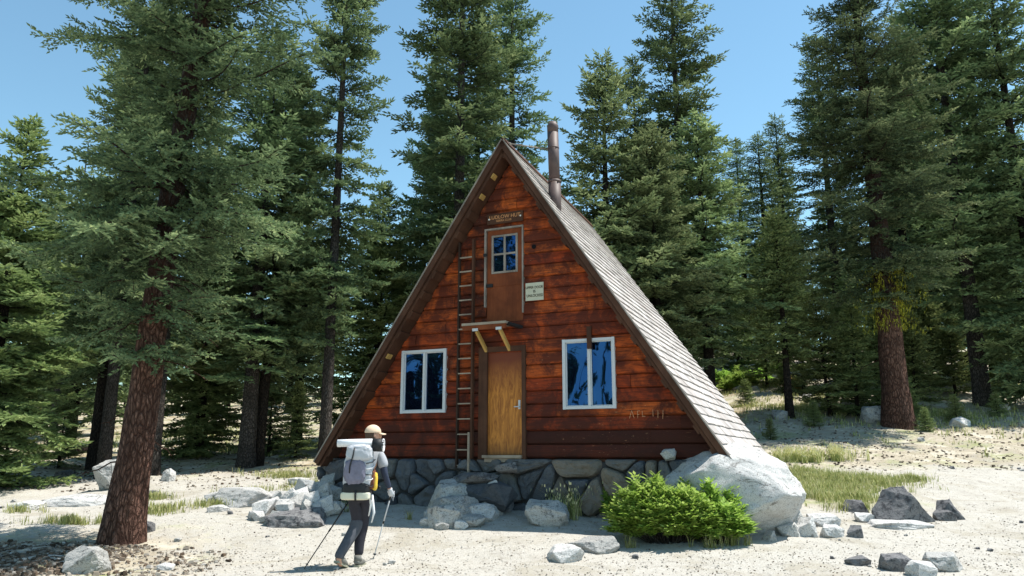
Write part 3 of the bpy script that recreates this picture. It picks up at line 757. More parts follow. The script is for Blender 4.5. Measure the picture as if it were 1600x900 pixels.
# --- the big straight fir on the right, moss on its lower limbs
def r1lop(az, t, pr): return (1.1 if math.sin(az) < .3 else .9) * (.75 if t < .05 else 1)
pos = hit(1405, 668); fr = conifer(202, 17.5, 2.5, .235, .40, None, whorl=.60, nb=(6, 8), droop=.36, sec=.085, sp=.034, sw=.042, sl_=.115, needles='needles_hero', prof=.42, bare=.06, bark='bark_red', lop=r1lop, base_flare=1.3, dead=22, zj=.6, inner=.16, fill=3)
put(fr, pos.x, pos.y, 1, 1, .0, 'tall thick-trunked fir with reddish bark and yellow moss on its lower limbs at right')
rr_ = np.random.RandomState(9); K = []
for k in range(700):
    az = rr_.choice([-2.6, -2.2, -1.5, -.9, -.3, .2, 2.9]) + rr_.normal(0, .10); z = rr_.uniform(3.2, 5.2); r = (.34 + rr_.uniform(0, 1.0) * rr_.uniform(0, .9)) if k % 3 else .34; az = az if k % 3 else rr_.uniform(0, 6.28)
    c = np.array([math.cos(az) * r, math.sin(az) * r, z - r * .3])
    for q in range(4):
        b = c + rr_.uniform(-.07, .07, 3); w_ = rr_.uniform(.006, .015); L = rr_.uniform(.04, .14); a = rr_.uniform(0, 6.28); s = np.array([math.cos(a), math.sin(a), 0]) * w_
        K += [b + s, b + s * .4 + [0, 0, -L * .6], b + [0, 0, -L], b - s]
K = np.array(K); np_mesh('moss', K, np.arange(len(K)).reshape(-1, 4), rr_.uniform(0, 1, len(K) // 4), M['moss'], fr)

# --- prototypes for the rest of the forest
protos = {}
protos['dense'] = conifer(11, 15, 2.3, .05, .22, droop=.30, whorl=.52, nb=(5, 8), sec=.10, sp=.046, sw=.058, sl_=.17, prof=.60, seclen=.50)
protos['tall'] = conifer(12, 18, 1.9, .20, .20, droop=.42, whorl=.64, nb=(5, 7), sec=.10, sp=.046, sw=.058, sl_=.17, prof=.50, bare=.14, bark='bark_grey', seclen=.50)
protos['slim'] = conifer(13, 15, 1.25, .16, .17, droop=.50, whorl=.38, nb=(5, 7), sec=.12, sp=.055, sw=.050, sl_=.16, prof=.50, bare=.15, seclen=.6)
protos['open'] = conifer(14, 18, 2.3, .22, .22, droop=.34, whorl=.85, nb=(5, 7), sec=.10, sp=.046, sw=.058, sl_=.17, prof=.60, bare=.15, bark='bark_grey', seclen=.45)
protos['broad'] = conifer(15, 14, 2.7, .10, .28, droop=.28, whorl=.48, nb=(6, 8), sec=.105, sp=.05, sw=.062, sl_=.18, prof=.70, seclen=.45)
protos['mid'] = conifer(21, 12, 2.4, .24, .19, droop=.34, whorl=.52, nb=(5, 8), sec=.10, sp=.046, sw=.058, sl_=.17, prof=.60, seclen=.45, needles='needles_mid')
protos['pole'] = conifer(22, 7, 1.25, .30, .13, droop=.2, whorl=.28, nb=(5, 8), sec=.11, sp=.055, sw=.05, sl_=.15, prof=.65, needles='needles_light', seclen=.5)
protos['young'] = conifer(16, 5, 1.05, .06, .06, droop=.10, whorl=.23, nb=(5, 8), sec=.08, sp=.06, sw=.05, sl_=.13, prof=.85, needles='needles_light', e_lo=4, dead=3)
protos['sapling'] = conifer(17, 2.2, .62, .04, .03, droop=.1, whorl=.15, nb=(4, 6), sec=.07, sp=.05, sw=.04, sl_=.10, prof=.9, needles='needles_light', e_lo=8, dead=0)
protos['far'] = conifer(18, 14, 1.8, .08, .2, droop=.40, whorl=.50, nb=(5, 7), sec=.20, sp=.09, sw=.10, sl_=.25, prof=.62, dead=4)
protos['light'] = conifer(19, 10, 1.9, .02, .17, droop=.22, whorl=.36, nb=(6, 8), sec=.09, sp=.046, sw=.054, sl_=.16, prof=.7, needles='needles_light', seclen=.50)
PH = dict(mid=12, pole=7, dense=15, tall=18, slim=15, open=18, broad=14, young=5, sapling=2.2, far=14, light=10); PR = dict(mid=2.4, pole=1.25, dense=2.3, tall=1.9, slim=1.25, open=2.3, broad=2.7, young=1.05, sapling=.62, far=1.8, light=1.9)
used = set(); tr_ = random.Random(77)
def tree(kind, px, Y, h, r, label, group=None, tilt=(0, 0), rz=None, x=None):
    t = protos[kind]
    if kind in used: t = copy_tree(t)
    used.add(kind)
    X = XY(px, 700, Y)[0] if x is None else x
    return put(t, X, Y, h / PH[kind], r / PR[kind], tr_.uniform(0, 6.28) if rz is None else rz, label, 'tree', group, tilt)

tree('light', -25, 17.5, 8.6, 2.0, 'light green fir with boughs to the ground at the left edge')
tree('mid', 150, 22.0, 13, 2.3, 'dark bushy fir just left of the leaning fir')
tree('slim', 108, 26.0, 10, 1.3, 'thin dark fir between the light green fir and the leaning fir')
tree('open', 165, 19.0, 15, 1.6, 'fir with grey trunk standing close behind the leaning trunk on its left')
tree('tall', 240, 19.5, 17, 1.6, 'fir whose dark trunk shows just right of the leaning trunk')
tree('slim', 300, 31.0, 14, 1.5, 'bushy fir in the gap between the leaning fir and the twin trunks')
tree('light', 310, 24.5, 7.5, 1.7, 'sunlit light green fir with low boughs behind the leaning fir')
tree('tall', 386, 21.5, 13.2, 2.1, 'dark fir forming the left one of the twin trunks left of the hut', tilt=(0, .0))
tree('mid', 402, 21.8, 12.2, 2.1, 'fir forming the right leaning one of the twin trunks left of the hut', tilt=(0, R(2.5)))
tree('tall', 507, 21.5, 18.5, 1.55, 'tall narrow fir with pale grey bark beside the left corner of the hut')
tree('slim', 462, 28.0, 13, 1.4, 'dark dense fir between the twin trunks and the hut')
tree('light', 585, 27.0, 9.5, 2.0, 'yellow green fir just beyond the left slope of the roof')
tree('broad', 672, 29.0, 15.5, 2.1, 'broad dark fir behind the left slope of the roof')
tree('tall', 712, 25.5, 21, 2.45, 'very tall dense fir rising behind the peak of the hut on its left')
tree('open', 800, 28.5, 21, 2.3, 'very tall fir rising straight behind the peak and the chimney')
tree('dense', 742, 32.5, 19, 2.3, 'tall fir half hidden between the two tallest firs behind the hut')
tree('mid', 957, 24.5, 12.7, 2.5, 'full dense fir with pointed top right of the chimney')
tree('dense', 1010, 30.0, 14.7, 2.0, 'fir with its top just behind the shoulder of the full dense fir')
tree('mid', 1035, 24.5, 10.0, 2.3, 'low broad fir leaning over the right slope of the roof')
tree('open', 1083, 28.5, 19.3, 2.65, 'tall open fir with bare bluish trunk standing free against the sky')
tree('mid', 1115, 26.5, 11.0, 2.5, 'wide fir beyond the lower end of the roof')
tree('slim', 1180, 44.0, 13.5, 1.5, 'thin distant fir with pointed top right of the tall open fir')
tree('slim', 1218, 41.0, 13.2, 1.5, 'thin distant fir with pointed top left of the mossy fir')
tree('slim', 1250, 47.0, 16, 1.6, 'distant fir showing through the left boughs of the mossy fir')
tree('pole', 1238, 25.5, 7.0, 1.25, 'small fir with slim bare trunk beside the slope path', rz=1.0)
tree('tall', 1545, 27.0, 19, 2.6, 'thick-trunked fir near the right edge behind the path')
tree('open', 1590, 33.0, 20, 2.8, 'tall fir with bluish upper trunk at the upper right corner')
tree('broad', 1480, 38.0, 19, 2.9, 'broad fir between the two thick trunks on the right')
tree('dense', 1650, 26.0, 18, 2.6, 'dense fir cut by the right edge of the picture')
tree('tall', 1330, 38.0, 18, 2.4, 'fir behind the mossy fir on its left')
tree('slim', 1440, 46.0, 19, 1.8, 'slim dark fir behind the mossy fir on its right')
for px, Y, h, r, lab in [(1302, 26, 4.3, 1.1, 'slender young fir leaning on the slope between the small fir and the mossy fir'), (1345, 25.5, 3.6, 1.0, 'short young fir just left of the mossy trunk'), (1378, 27, 3.4, 1.0, 'young fir touching the left side of the mossy trunk'),
        (1436, 26, 3.3, .95, 'young fir touching the right side of the mossy trunk'), (1470, 30, 4.2, 1.2, 'taller young fir midway between the two thick trunks at right'), (1503, 29, 3.0, .9, 'short young fir just left of the second thick trunk'), (1585, 30, 3.6, 1.1, 'young fir at the right edge of the forest floor'),
        (1205, 33, 3.2, .9, 'young fir left of the small bare-trunked fir'), (1262, 31, 4.2, 1.1, 'young fir right behind the small bare-trunked fir'), (1160, 37, 3.4, 1.2, 'pale young fir high on the slope beyond the roof edge'), (1335, 31, 4.5, 1.2, 'tall young fir behind the short one left of the mossy trunk'), (1400, 33, 5, 1.3, 'tallest young fir hidden behind the mossy trunk')]:
    tree('young', px, Y, h, r, lab, 'young firs on the right slope', tilt=(0, R(tr_.uniform(-4, 4))))
for px, Y, h, lab in ((462, 23, 2.2, 'young fir between the twin trunks and the pale barked fir'), (420, 26, 2.8, 'young fir right behind the twin trunks'), (320, 27, 3, 'bright young fir between the leaning trunk and the twin trunks'), (585, 25, 2.5, 'young fir behind the left edge of the hut roof'), (95, 22, 2.2, 'young fir under the thin dark fir at far left'), (12, 24, 3, 'young fir at the far left edge')):
    tree('young', px, Y, h, h * .3, lab, 'young firs left of the hut')
for px, Y, h, lab in ((1205, 22, .6, 'tiny fir sapling nearest the roof edge'), (1275, 24, .8, 'small sapling right of the small bare-trunked fir'), (1500, 24, .9, 'sapling in front of the short young fir near the second thick trunk'), (1450, 23, .7, 'small sapling right of the foot of the mossy trunk'), (1170, 29, 1.0, 'sapling on the slope just beyond the roof edge'), (1565, 25, .8, 'small sapling right of the second thick trunk'), (1230, 31, 1.1, 'sapling behind the small bare-trunked fir'), (1425, 24.5, 1.3, 'waist high sapling beside the mossy trunk')):
    tree('sapling', px, Y, h, h * .34, lab, 'fir saplings on the right slope')
# the forest beyond, rank after rank
fr_ = random.Random(31)
for Y, n_, h0, h1 in ((35, 15, 9, 15), (42, 19, 10, 15), (50, 22, 9, 15), (60, 26, 9, 14), (74, 30, 9, 13)):
    for k in range(n_):
        px = -120 + (1840) * (k + fr_.uniform(.1, .9)) / n_
        if Y < 46 and (1110 < px < 1420) or Y < 46 and 180 < px < 520 or Y < 60 and 540 < px < 640: continue
        if 560 < px < 620 and Y > 40: hh = 7
        elif 1120 < px < 1235: hh = fr_.uniform(6.5, 8.5) - (Y - 35) * .02
        elif 60 < px < 130: hh = 8
        elif 880 < px < 1050: hh = 9
        else: hh = fr_.uniform(h0, h1)
        tree('far', px, Y + fr_.uniform(-3, 3), hh, fr_.uniform(1.5, 2.3), 'dark fir deep in the forest behind the clearing', 'firs of the forest beyond')
# bare snag in the gap at the left
mb = MB(); sn = empty('dead_tree', (*XY(80, 700, 30), 0)); sn.location.z = gz(sn.location.x, 30) - .1; hh = 12.5
mb.tube([(0, 0, z) for z in np.linspace(0, hh, 14)], [.16 * (1 - z / hh) + .012 for z in np.linspace(0, hh, 14)], 8)
for k in range(70):
    z = fr_.uniform(3, hh); a = fr_.uniform(0, 6.28); L = (1.25 * (1 - z / hh) + .25) * fr_.uniform(.5, 1)
    p0 = Vector((0, 0, z)); p1 = p0 + Vector((math.cos(a) * L * .5, math.sin(a) * L * .5, -.02)); p2 = p0 + Vector((math.cos(a) * L, math.sin(a) * L, -.12 * L + .1))
    mb.tube([p0, p1, p2], [.02, .012, .004], 3)
mb.build('trunk', M['bark_grey'], sn); tag(sn, 'bare dead snag with short twigs against the sky at left', 'tree')
# trees behind the viewer, seen only as reflections in the hut windows
for u_, q_, h, r, kd in ((-17.4, -25.4, 12, .8, 'slim'), (-15.2, -30, 13, 1.1, 'tall'), (-7.7, -25.4, 12, .8, 'tall'), (-5.3, -28, 13, 1.2, 'slim'), (-11.8, -25, 20, 2.2, 'dense'), (-6.6, -33, 12, 1.5, 'mid'), (-19.5, -28, 13, 1.6, 'mid')):
    q = HUT + Matrix.Rotation(HRZ, 3, 'Z') @ Vector((u_, q_, 0)); tree(kd, 0, q.y, h, r, 'fir standing behind the viewer and mirrored in the hut windows', 'firs mirrored in the windows', x=q.x)
for k in list(protos):
    if k not in used: print('unused proto', k)

# ================================================================ rocks
def rock_mesh(seed, sx, sy, sz, cuts=14, sub=4, ang=.85, rough=.05, flat=True):
    """broken granite: the hull of scattered points, its edges worn, its faces pitted"""
    rn = random.Random(seed); bm = bmesh.new(); n_ = max(9, cuts)
    for k in range(n_):
        z = 1 - 2 * (k + .5) / n_; a = k * 2.39996 + rn.uniform(-.5, .5); r = math.sqrt(1 - z * z)
        p = Vector((r * math.cos(a), r * math.sin(a), z)); p = Vector([math.copysign(abs(c) ** .7, c) for c in p]) * rn.uniform(.72, 1.0)
        bm.verts.new(p)
    h = bmesh.ops.convex_hull(bm, input=bm.verts[:])
    bmesh.ops.delete(bm, geom=[g for g in set(h['geom_interior'] + h['geom_unused']) if isinstance(g, bmesh.types.BMVert)], context='VERTS')
    bmesh.ops.dissolve_limit(bm, angle_limit=R(16), verts=bm.verts[:], edges=bm.edges[:])
    bmesh.ops.bevel(bm, geom=bm.edges[:], offset=.045, segments=2, profile=.6, affect='EDGES', clamp_overlap=True)
    bmesh.ops.triangulate(bm, faces=bm.faces[:])
    for it in range(3 if sub > 2 else 1):
        ed = [e for e in bm.edges if e.calc_length() > (.55, .28, .15)[it]]
        if ed: bmesh.ops.subdivide_edges(bm, edges=ed, cuts=1, use_grid_fill=False); bmesh.ops.triangulate(bm, faces=[f for f in bm.faces if len(f.verts) > 3])
    ex = max(max(abs(v.co.x) for v in bm.verts), .1), max(max(abs(v.co.y) for v in bm.verts), .1), max(max(abs(v.co.z) for v in bm.verts), .1)
    for v in bm.verts:
        p = v.co.copy(); o_ = Vector((seed * 1.3, seed * .7, 0))
        n1 = mnoise.noise(p * 1.6 + o_) * rough * 1.2 + mnoise.noise(p * 5 + o_) * rough * .8 + mnoise.noise(p * 11 + o_) * rough * .45
        p += p.normalized() * n1
        v.co = Vector((p.x / ex[0] * sx, p.y / ex[1] * sy, p.z / ex[2] * sz)) * .9
    me = bpy.data.meshes.new('rock'); bm.to_mesh(me); bm.free()
    me.attributes.new('tint', 'FLOAT', 'FACE')
    return me
def rock(px, py, wpx, hpx, label, group=None, mat='granite', seed=None, dep=.8, cuts=14, ang=.85, rot=None, sub=3, sink=.3, name='rock', cat='rock', dy=0, lift=0, tiltxy=(0, 0), rough=.05, width=None):
    """px,py: middle of the foot of the rock on the ground; size from its apparent width and height"""
    p = hit(px, py); s = p.y / 1227.0 ; seed = seed if seed is not None else int(px * 7 + py * 3)
    sx = wpx * s / 2 / .86; sz = hpx * s / (2 - 2 * sink) / .80
    me = rock_mesh(seed, sx, sx * dep, sz, cuts, sub, ang, rough); me.materials.append(M[mat])
    o = bpy.data.objects.new(name, me); COL.objects.link(o)
    y = p.y + sx * dep * .6 + dy; x = p.x * y / p.y
    o.location = (x, y, gz(x, y) * .3 + p.z * .7 + sz * (1 - 2 * sink) * .86 + lift)
    o.rotation_euler = (tiltxy[0], tiltxy[1], random.Random(seed).uniform(-.4, .4) if rot is None else rot)
    return tag(o, label, cat, group)

# the big pale boulder at the right corner of the hut: its own profile
def boulder():
    p = hit(1175, 833); x0 = XY(1156, 800, 12.52)[0]; y0 = 12.52
    prof = [(0, -.35, 1.00, .85), (.15, -.10, 1.06, .95)]
    bm = bmesh.new(); bmesh.ops.create_icosphere(bm, subdivisions=6, radius=1.0)
    rn = random.Random(4)
    planes = [(Vector(d).normalized(), h) for d, h in (((-.55, -.2, .8), .80), ((.15, -.35, 1), .70), ((.85, -.3, .45), .84), ((.9, -.4, -.4), .80), ((-.1, -1, .15), .74), ((.1, -.8, .6), .76), ((-.9, -.5, .1), .86), ((.35, -.8, -.55), .70), ((.6, .3, .75), .78), ((-.2, .3, 1), .80), ((1, .1, .05), .93), ((.45, -.75, .45), .82))]
    for v in bm.verts:
        q = v.co.copy()
        for d, h in planes:
            k = q.dot(d) - h
            if k > 0: q -= d * k * .93
        q += q.normalized() * (mnoise.noise(q * 1.5 + Vector((3, 1, 0))) * .10 + mnoise.noise(q * 4.5) * .035 + mnoise.noise(q * 13) * .012)
        x, y, z = q
        ztop = 1.0 if z < 0 else 1.42 if x < -.25 else 1.42 - (x + .25) * .30
        if x < -.45 and z > 0: ztop -= (-.45 - x) * .9
        v.co = Vector((x * 1.14, y * .95, z * .74 * ztop))
    me = bpy.data.meshes.new('boulder'); bm.to_mesh(me); bm.free(); me.attributes.new('tint', 'FLOAT', 'FACE'); me.materials.append(M['boulder'])
    me.polygons.foreach_set('use_smooth', [True] * len(me.polygons))
    o = bpy.data.objects.new('boulder', me); COL.objects.link(o); o.location = (x0, y0, gz(x0, y0) + .50); return o
b = boulder(); tag(b, 'huge pale granite boulder at the right corner of the hut behind the green shrub', 'boulder')

# stones of the doorstep
def slab(u, q, z, su, sq, sz, seed, label, mat='wallstone', rz=0, cuts=10, group=None, ang=.8, tilt=0):
    me = rock_mesh(seed, su / .84, sq / .84, sz / .84, cuts, 3, ang, .04); me.materials.append(M[mat]); o = bpy.data.objects.new('stone', me); COL.objects.link(o)
    o.location = hloc(u, q, z); o.rotation_euler = (0, tilt, HRZ + rz); return tag(o, label, 'stone', group)
slab(-.42, -.48, -.34, .42, .22, .11, 3, 'long grey slab forming the doorstep below the ladder foot', 'darkrock')
slab(.18, -.28, -.16, .22, .16, .10, 8, 'small pale stone step under the right side of the door', 'darkrock')
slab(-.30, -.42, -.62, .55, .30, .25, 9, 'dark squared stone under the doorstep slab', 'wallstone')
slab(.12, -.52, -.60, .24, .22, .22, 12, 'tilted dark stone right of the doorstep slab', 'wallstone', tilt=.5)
slab(-3.88, .10, -.32, .13, .20, .22, 31, 'sunlit squared corner stone at the left end of the hut foundation', 'granite')
slab(-3.80, .02, -.12, .17, .16, .07, 33, 'flat tan stone on top of the left foundation corner', 'darkrock')
slab(2.98, -.18, .06, .13, .10, .10, 35, 'small white stone resting against the wall just left of the boulder', 'boulder')

# heap of rocks in front of the door
for px, py, w_, h_, seed, mt, lab in [
    (745, 803, 96, 40, 1, 'granite', 'long pale rock lying on top of the rock heap before the door'),
    (716, 806, 86, 50, 2, 'granite', 'large grey-faced rock in the middle of the heap before the door'),
    (768, 806, 44, 48, 3, 'boulder', 'upright white rock at the right of the heap before the door'),
    (712, 818, 84, 36, 4, 'granite', 'cracked rock low in the heap before the door'),
    (695, 824, 60, 30, 5, 'granite', 'front rock with dark shaded underside at the left of the door heap'),
    (748, 817, 60, 26, 6, 'boulder', 'white wedge rock at the front right of the door heap'),
    (735, 824, 50, 18, 7, 'granite', 'flat rock at the front foot of the door heap'),
    (668, 822, 22, 12, 8, 'boulder', 'small rock at the far left of the door heap'),
    (720, 827, 26, 12, 9, 'boulder', 'small white stone at the front foot of the door heap'),
    (690, 828, 24, 10, 10, 'granite', 'small dark stone in front of the door heap'),
    (676, 812, 26, 14, 11, 'boulder', 'rounded white stone at the left shoulder of the door heap'),
    (790, 800, 26, 30, 12, 'darkrock', 'dark rock leaning between the heap and the foundation')]:
    rock(px, py, w_, h_, lab, mat=mt, seed=seed + 300, sink=.2, cuts=16, ang=.8)
rock(745, 800, 110, 50, 'big dark rock supporting the back of the heap before the door', mat='granite', seed=77, sink=.2, dy=.35, cuts=16)
rock(853, 822, 72, 34, 'single pale rock with grey left face right of the doorstep', seed=340, cuts=12, sink=.25, sub=4)

# rubble heap left of the hiker
rub = [(512, 772, 26, 22), (494, 778, 26, 18), (478, 786, 40, 24), (500, 792, 34, 26), (468, 794, 40, 22), (452, 796, 34, 22), (520, 784, 22, 18), (486, 802, 30, 24), (506, 806, 26, 24), (460, 806, 34, 24), (444, 804, 26, 18),
       (430, 802, 28, 20), (474, 812, 34, 22), (448, 812, 32, 24), (412, 810, 36, 26), (432, 816, 24, 14), (492, 812, 24, 20), (402, 814, 22, 12), (456, 818, 22, 12), (520, 804, 20, 16), (396, 812, 16, 10), (418, 818, 22, 10), (438, 790, 22, 16), (464, 782, 20, 14), (528, 800, 18, 12)]
for k, (px, py, w_, h_) in enumerate(rub):
    hx = max(0, 1 - abs(px - 490) / 70) * max(0, (815 - py) / 40)
    rock(px, min(py + 22 * hx, 820), w_ * 1.12, h_ * 1.15, 'pale angular granite block in the rubble heap by the left foundation corner', 'rubble heap blocks', mat='boulder' if k % 3 else 'granite', seed=500 + k,
         sink=.12, cuts=9, ang=.72, dep=.75, lift=.0 + .30 * hx, tiltxy=(random.Random(k).uniform(-.4, .4), random.Random(k + 9).uniform(-.4, .4)), sub=3, rough=.025)
rock(470, 822, 100, 22, 'low grey rock embedded in the ground before the rubble heap', mat='darkrock', seed=611, sink=.45, cuts=12)
rock(380, 792, 110, 26, 'flat broad white rock outcrop left of the rubble heap', mat='boulder', seed=612, sink=.45, cuts=12, sub=4)
rock(350, 784, 60, 14, 'flat white rock at the far left end of the outcrop', mat='boulder', seed=613, sink=.4)
rock(425, 786, 44, 16, 'small grey rock on the right end of the outcrop', mat='granite', seed=614, sink=.35)
rock(466, 758, 36, 12, 'low white rock in the grass left of the foundation', mat='boulder', seed=615, sink=.35)
rock(262, 752, 26, 18, 'pale rock showing right of the leaning trunk', mat='boulder', seed=616, sink=.3)
rock(172, 766, 52, 44, 'pale upright rock half hidden behind the leaning trunk', mat='granite', seed=617, sink=.15)
rock(100, 748, 30, 12, 'grey stone in shade left of the leaning trunk', mat='darkrock', seed=618)
rock(130, 896, 66, 34, 'pale tipped rock among bark litter at the bottom left', mat='granite', seed=619, sink=.2, sub=4, cuts=12)
rock(232, 832, 22, 14, 'small blue grey stone at the right foot of the leaning trunk', mat='darkrock', seed=620)
rock(130, 790, 110, 14, 'low flat white rock left of the leaning trunk', mat='boulder', seed=621, sink=.5)
rock(40, 796, 50, 12, 'flat pale rock at the left edge', mat='boulder', seed=622, sink=.45)
rock(240, 776, 24, 8, 'dark flat stone right of the leaning trunk', mat='darkrock', seed=623, sink=.4)
rock(258, 891, 30, 8, 'white stone flush with the sand at the bottom left', mat='boulder', seed=624, sink=.5)
rock(340, 800, 34, 10, 'white stone sunk in the sand left of the rubble heap', mat='boulder', seed=625, sink=.5)
# front and right
rock(886, 878, 60, 20, 'flat white rock in the sand left of the shrub', mat='boulder', seed=631, sink=.4, sub=4)
rock(935, 864, 72, 20, 'flat pale rock with a dark crack left of the shrub', mat='granite', seed=632, sink=.4, sub=4)
rock(900, 856, 22, 8, 'small dark-edged stone above the flat white rocks', mat='granite', seed=633)
rock(1203, 846, 22, 14, 'small grey cube-like stone at the front foot of the boulder', mat='granite', seed=634, cuts=8, ang=.7)
rock(1232, 838, 34, 18, 'pale stone tucked under the right side of the boulder', mat='granite', seed=635)
rock(1260, 838, 34, 26, 'white wedge-shaped stone right of the boulder', mat='boulder', seed=636, cuts=9, ang=.75)
rock(1300, 840, 36, 18, 'white flat stone to the right of the white wedge', mat='boulder', seed=637)
rock(1285, 822, 50, 16, 'low pale rock behind the white stones right of the boulder', mat='boulder', seed=638, sink=.4)
rock(1243, 826, 24, 28, 'dark slab leaning against the right side of the boulder', mat='granite', seed=639)
rock(1338, 840, 26, 16, 'brown block-shaped stone on the sand right of the white stones', mat='darkrock', seed=640, cuts=7, ang=.68)
rock(1337, 802, 36, 17, 'dark blocky stone on the grass above the brown block', mat='darkrock', seed=641, cuts=8, ang=.7)
rock(1352, 816, 32, 12, 'pale low stone just left of the dark pointed rock', mat='boulder', seed=642)
pk = rock(1412, 820, 100, 50, 'largest dark pointed rock on the sand at right', mat='darkrock', seed=643, cuts=9, ang=.74, sub=4, sink=.22, dep=.5, rot=0)
rock(1474, 814, 34, 14, 'small dark stone between the two dark pointed rocks', mat='darkrock', seed=644)
pk2 = rock(1484, 812, 48, 30, 'smaller dark pointed rock right of the largest one', mat='darkrock', seed=645, cuts=9, ang=.75)
for o_, sh in ((pk, -.12), (pk2, -.2)):                                # drawn up to a point
    hz_ = max(v.co.z for v in o_.data.vertices); wx_ = max(v.co.x for v in o_.data.vertices)
    for v in o_.data.vertices:
        k_ = min(max(v.co.z / hz_ * .5 + .5, 0), 1); v.co.x = v.co.x * (1.12 - .72 * k_) + sh * wx_ * k_; v.co.y *= 1.1 - .5 * k_
rock(1400, 826, 100, 10, 'white slab flush with the sand below the dark pointed rock', mat='boulder', seed=646, sink=.5)
rock(1343, 884, 36, 12, 'small dark jagged stone in the sand at bottom right', mat='darkrock', seed=647)
rock(1400, 893, 50, 22, 'brown jagged rock at the bottom right', mat='darkrock', seed=648, sub=4)
rock(1443, 902, 46, 20, 'white rounded rock between dark ones at the bottom right', mat='boulder', seed=649, sub=4)
rock(1474, 892, 60, 24, 'long rock sloping down to the right at the bottom right', mat='granite', seed=650, sub=4)
# rocks on the slope
rock(1366, 662, 44, 26, 'bluish rounded rock in shade left of the mossy trunk', mat='granite', seed=660, sink=.15)
rock(1500, 666, 34, 14, 'pale flat rock right of the mossy trunk', mat='boulder', seed=661)
for k, (px, py, w_) in enumerate([(1218, 655, 26), (1298, 620, 16), (1262, 624, 16), (1278, 637, 20), (1290, 634, 22), (1322, 632, 18), (1195, 676, 14), (1210, 590, 20), (1320, 610, 24), (1345, 622, 16), (1250, 575, 22), (1570, 640, 18), (1475, 612, 14), (1180, 610, 12), (1300, 600, 14), (1335, 580, 18), (1440, 690, 12)]):
    rock(px, py, w_, w_ * .5, 'small pale stone scattered on the wooded slope at right', 'stones on the right slope', mat='boulder' if k % 2 else 'granite', seed=700 + k)
pr_ = random.Random(81)
for k in range(34):                                                   # little stones lying about the sand
    px, py = pr_.choice([(pr_.uniform(300, 1000), pr_.uniform(835, 898)), (pr_.uniform(0, 480), pr_.uniform(765, 850)), (pr_.uniform(1230, 1600), pr_.uniform(730, 898))]); w_ = pr_.uniform(4, 11)
    rock(px, py, w_, w_ * .5, 'fist sized stone lying loose on the pale sand', 'loose stones on the sand', mat='granite' if k % 3 else 'darkrock', seed=800 + k, sub=2)
# stumps and logs in the trees
def log(pts, r, label, mat='deadwood', cat='log', name='log'):
    P = [hit(*p) + Vector((0, 0, r * .8)) for p in pts]; c = P[0].copy(); o = MB(); n_ = 7
    Q_ = [P[0].lerp(P[-1], k / n_) + Vector((0, 0, .03 * math.sin(k * 2.1))) - c for k in range(n_ + 1)]
    o.tube(Q_, [r * (1 - .35 * k / n_) for k in range(n_ + 1)], 10, .5, 0, True, True, .15, 3); e = o.build(name, M[mat]); e.location = c; return tag(e, label, cat)
log([(1148, 612), (1200, 596)], .10, 'pale fallen log in the green shrubs behind the roof edge')
log([(1248, 610), (1238, 596)], .17, 'short log with orange cut end left of the small bare-trunked fir', 'yellow_wood')
log([(1330, 606), (1385, 590)], .09, 'fallen branch among young firs left of the mossy trunk')
log([(1350, 566), (1400, 556)], .08, 'pale stick-like log behind the mossy trunk')
log([(60, 720), (140, 706)], .12, 'dark fallen log under the trees at the far left', 'bark_dark')
for (px, py, r, h, lab) in ((1522, 590, .55, 1.1, 'dark upturned root stump left of the thick right-hand fir'), (1180, 560, .5, .5, 'low dark stump at the top of the slope'), (430, 700, .25, .4, 'small stump in shade right of the twin trunks')):
    p = hit(px, py); o = MB(); k_ = random.Random(px)
    o.tube([(0, 0, -.2), (0, 0, 0), (.02, 0, h * .5), (.05, .02, h)], [r * 1.35, r * 1.1, r * .85, r * .75], 14, .5, 0, True, True, .35, px)
    e = o.build('stump', M['bark_dark']); e.location = p; tag(e, lab, 'stump')

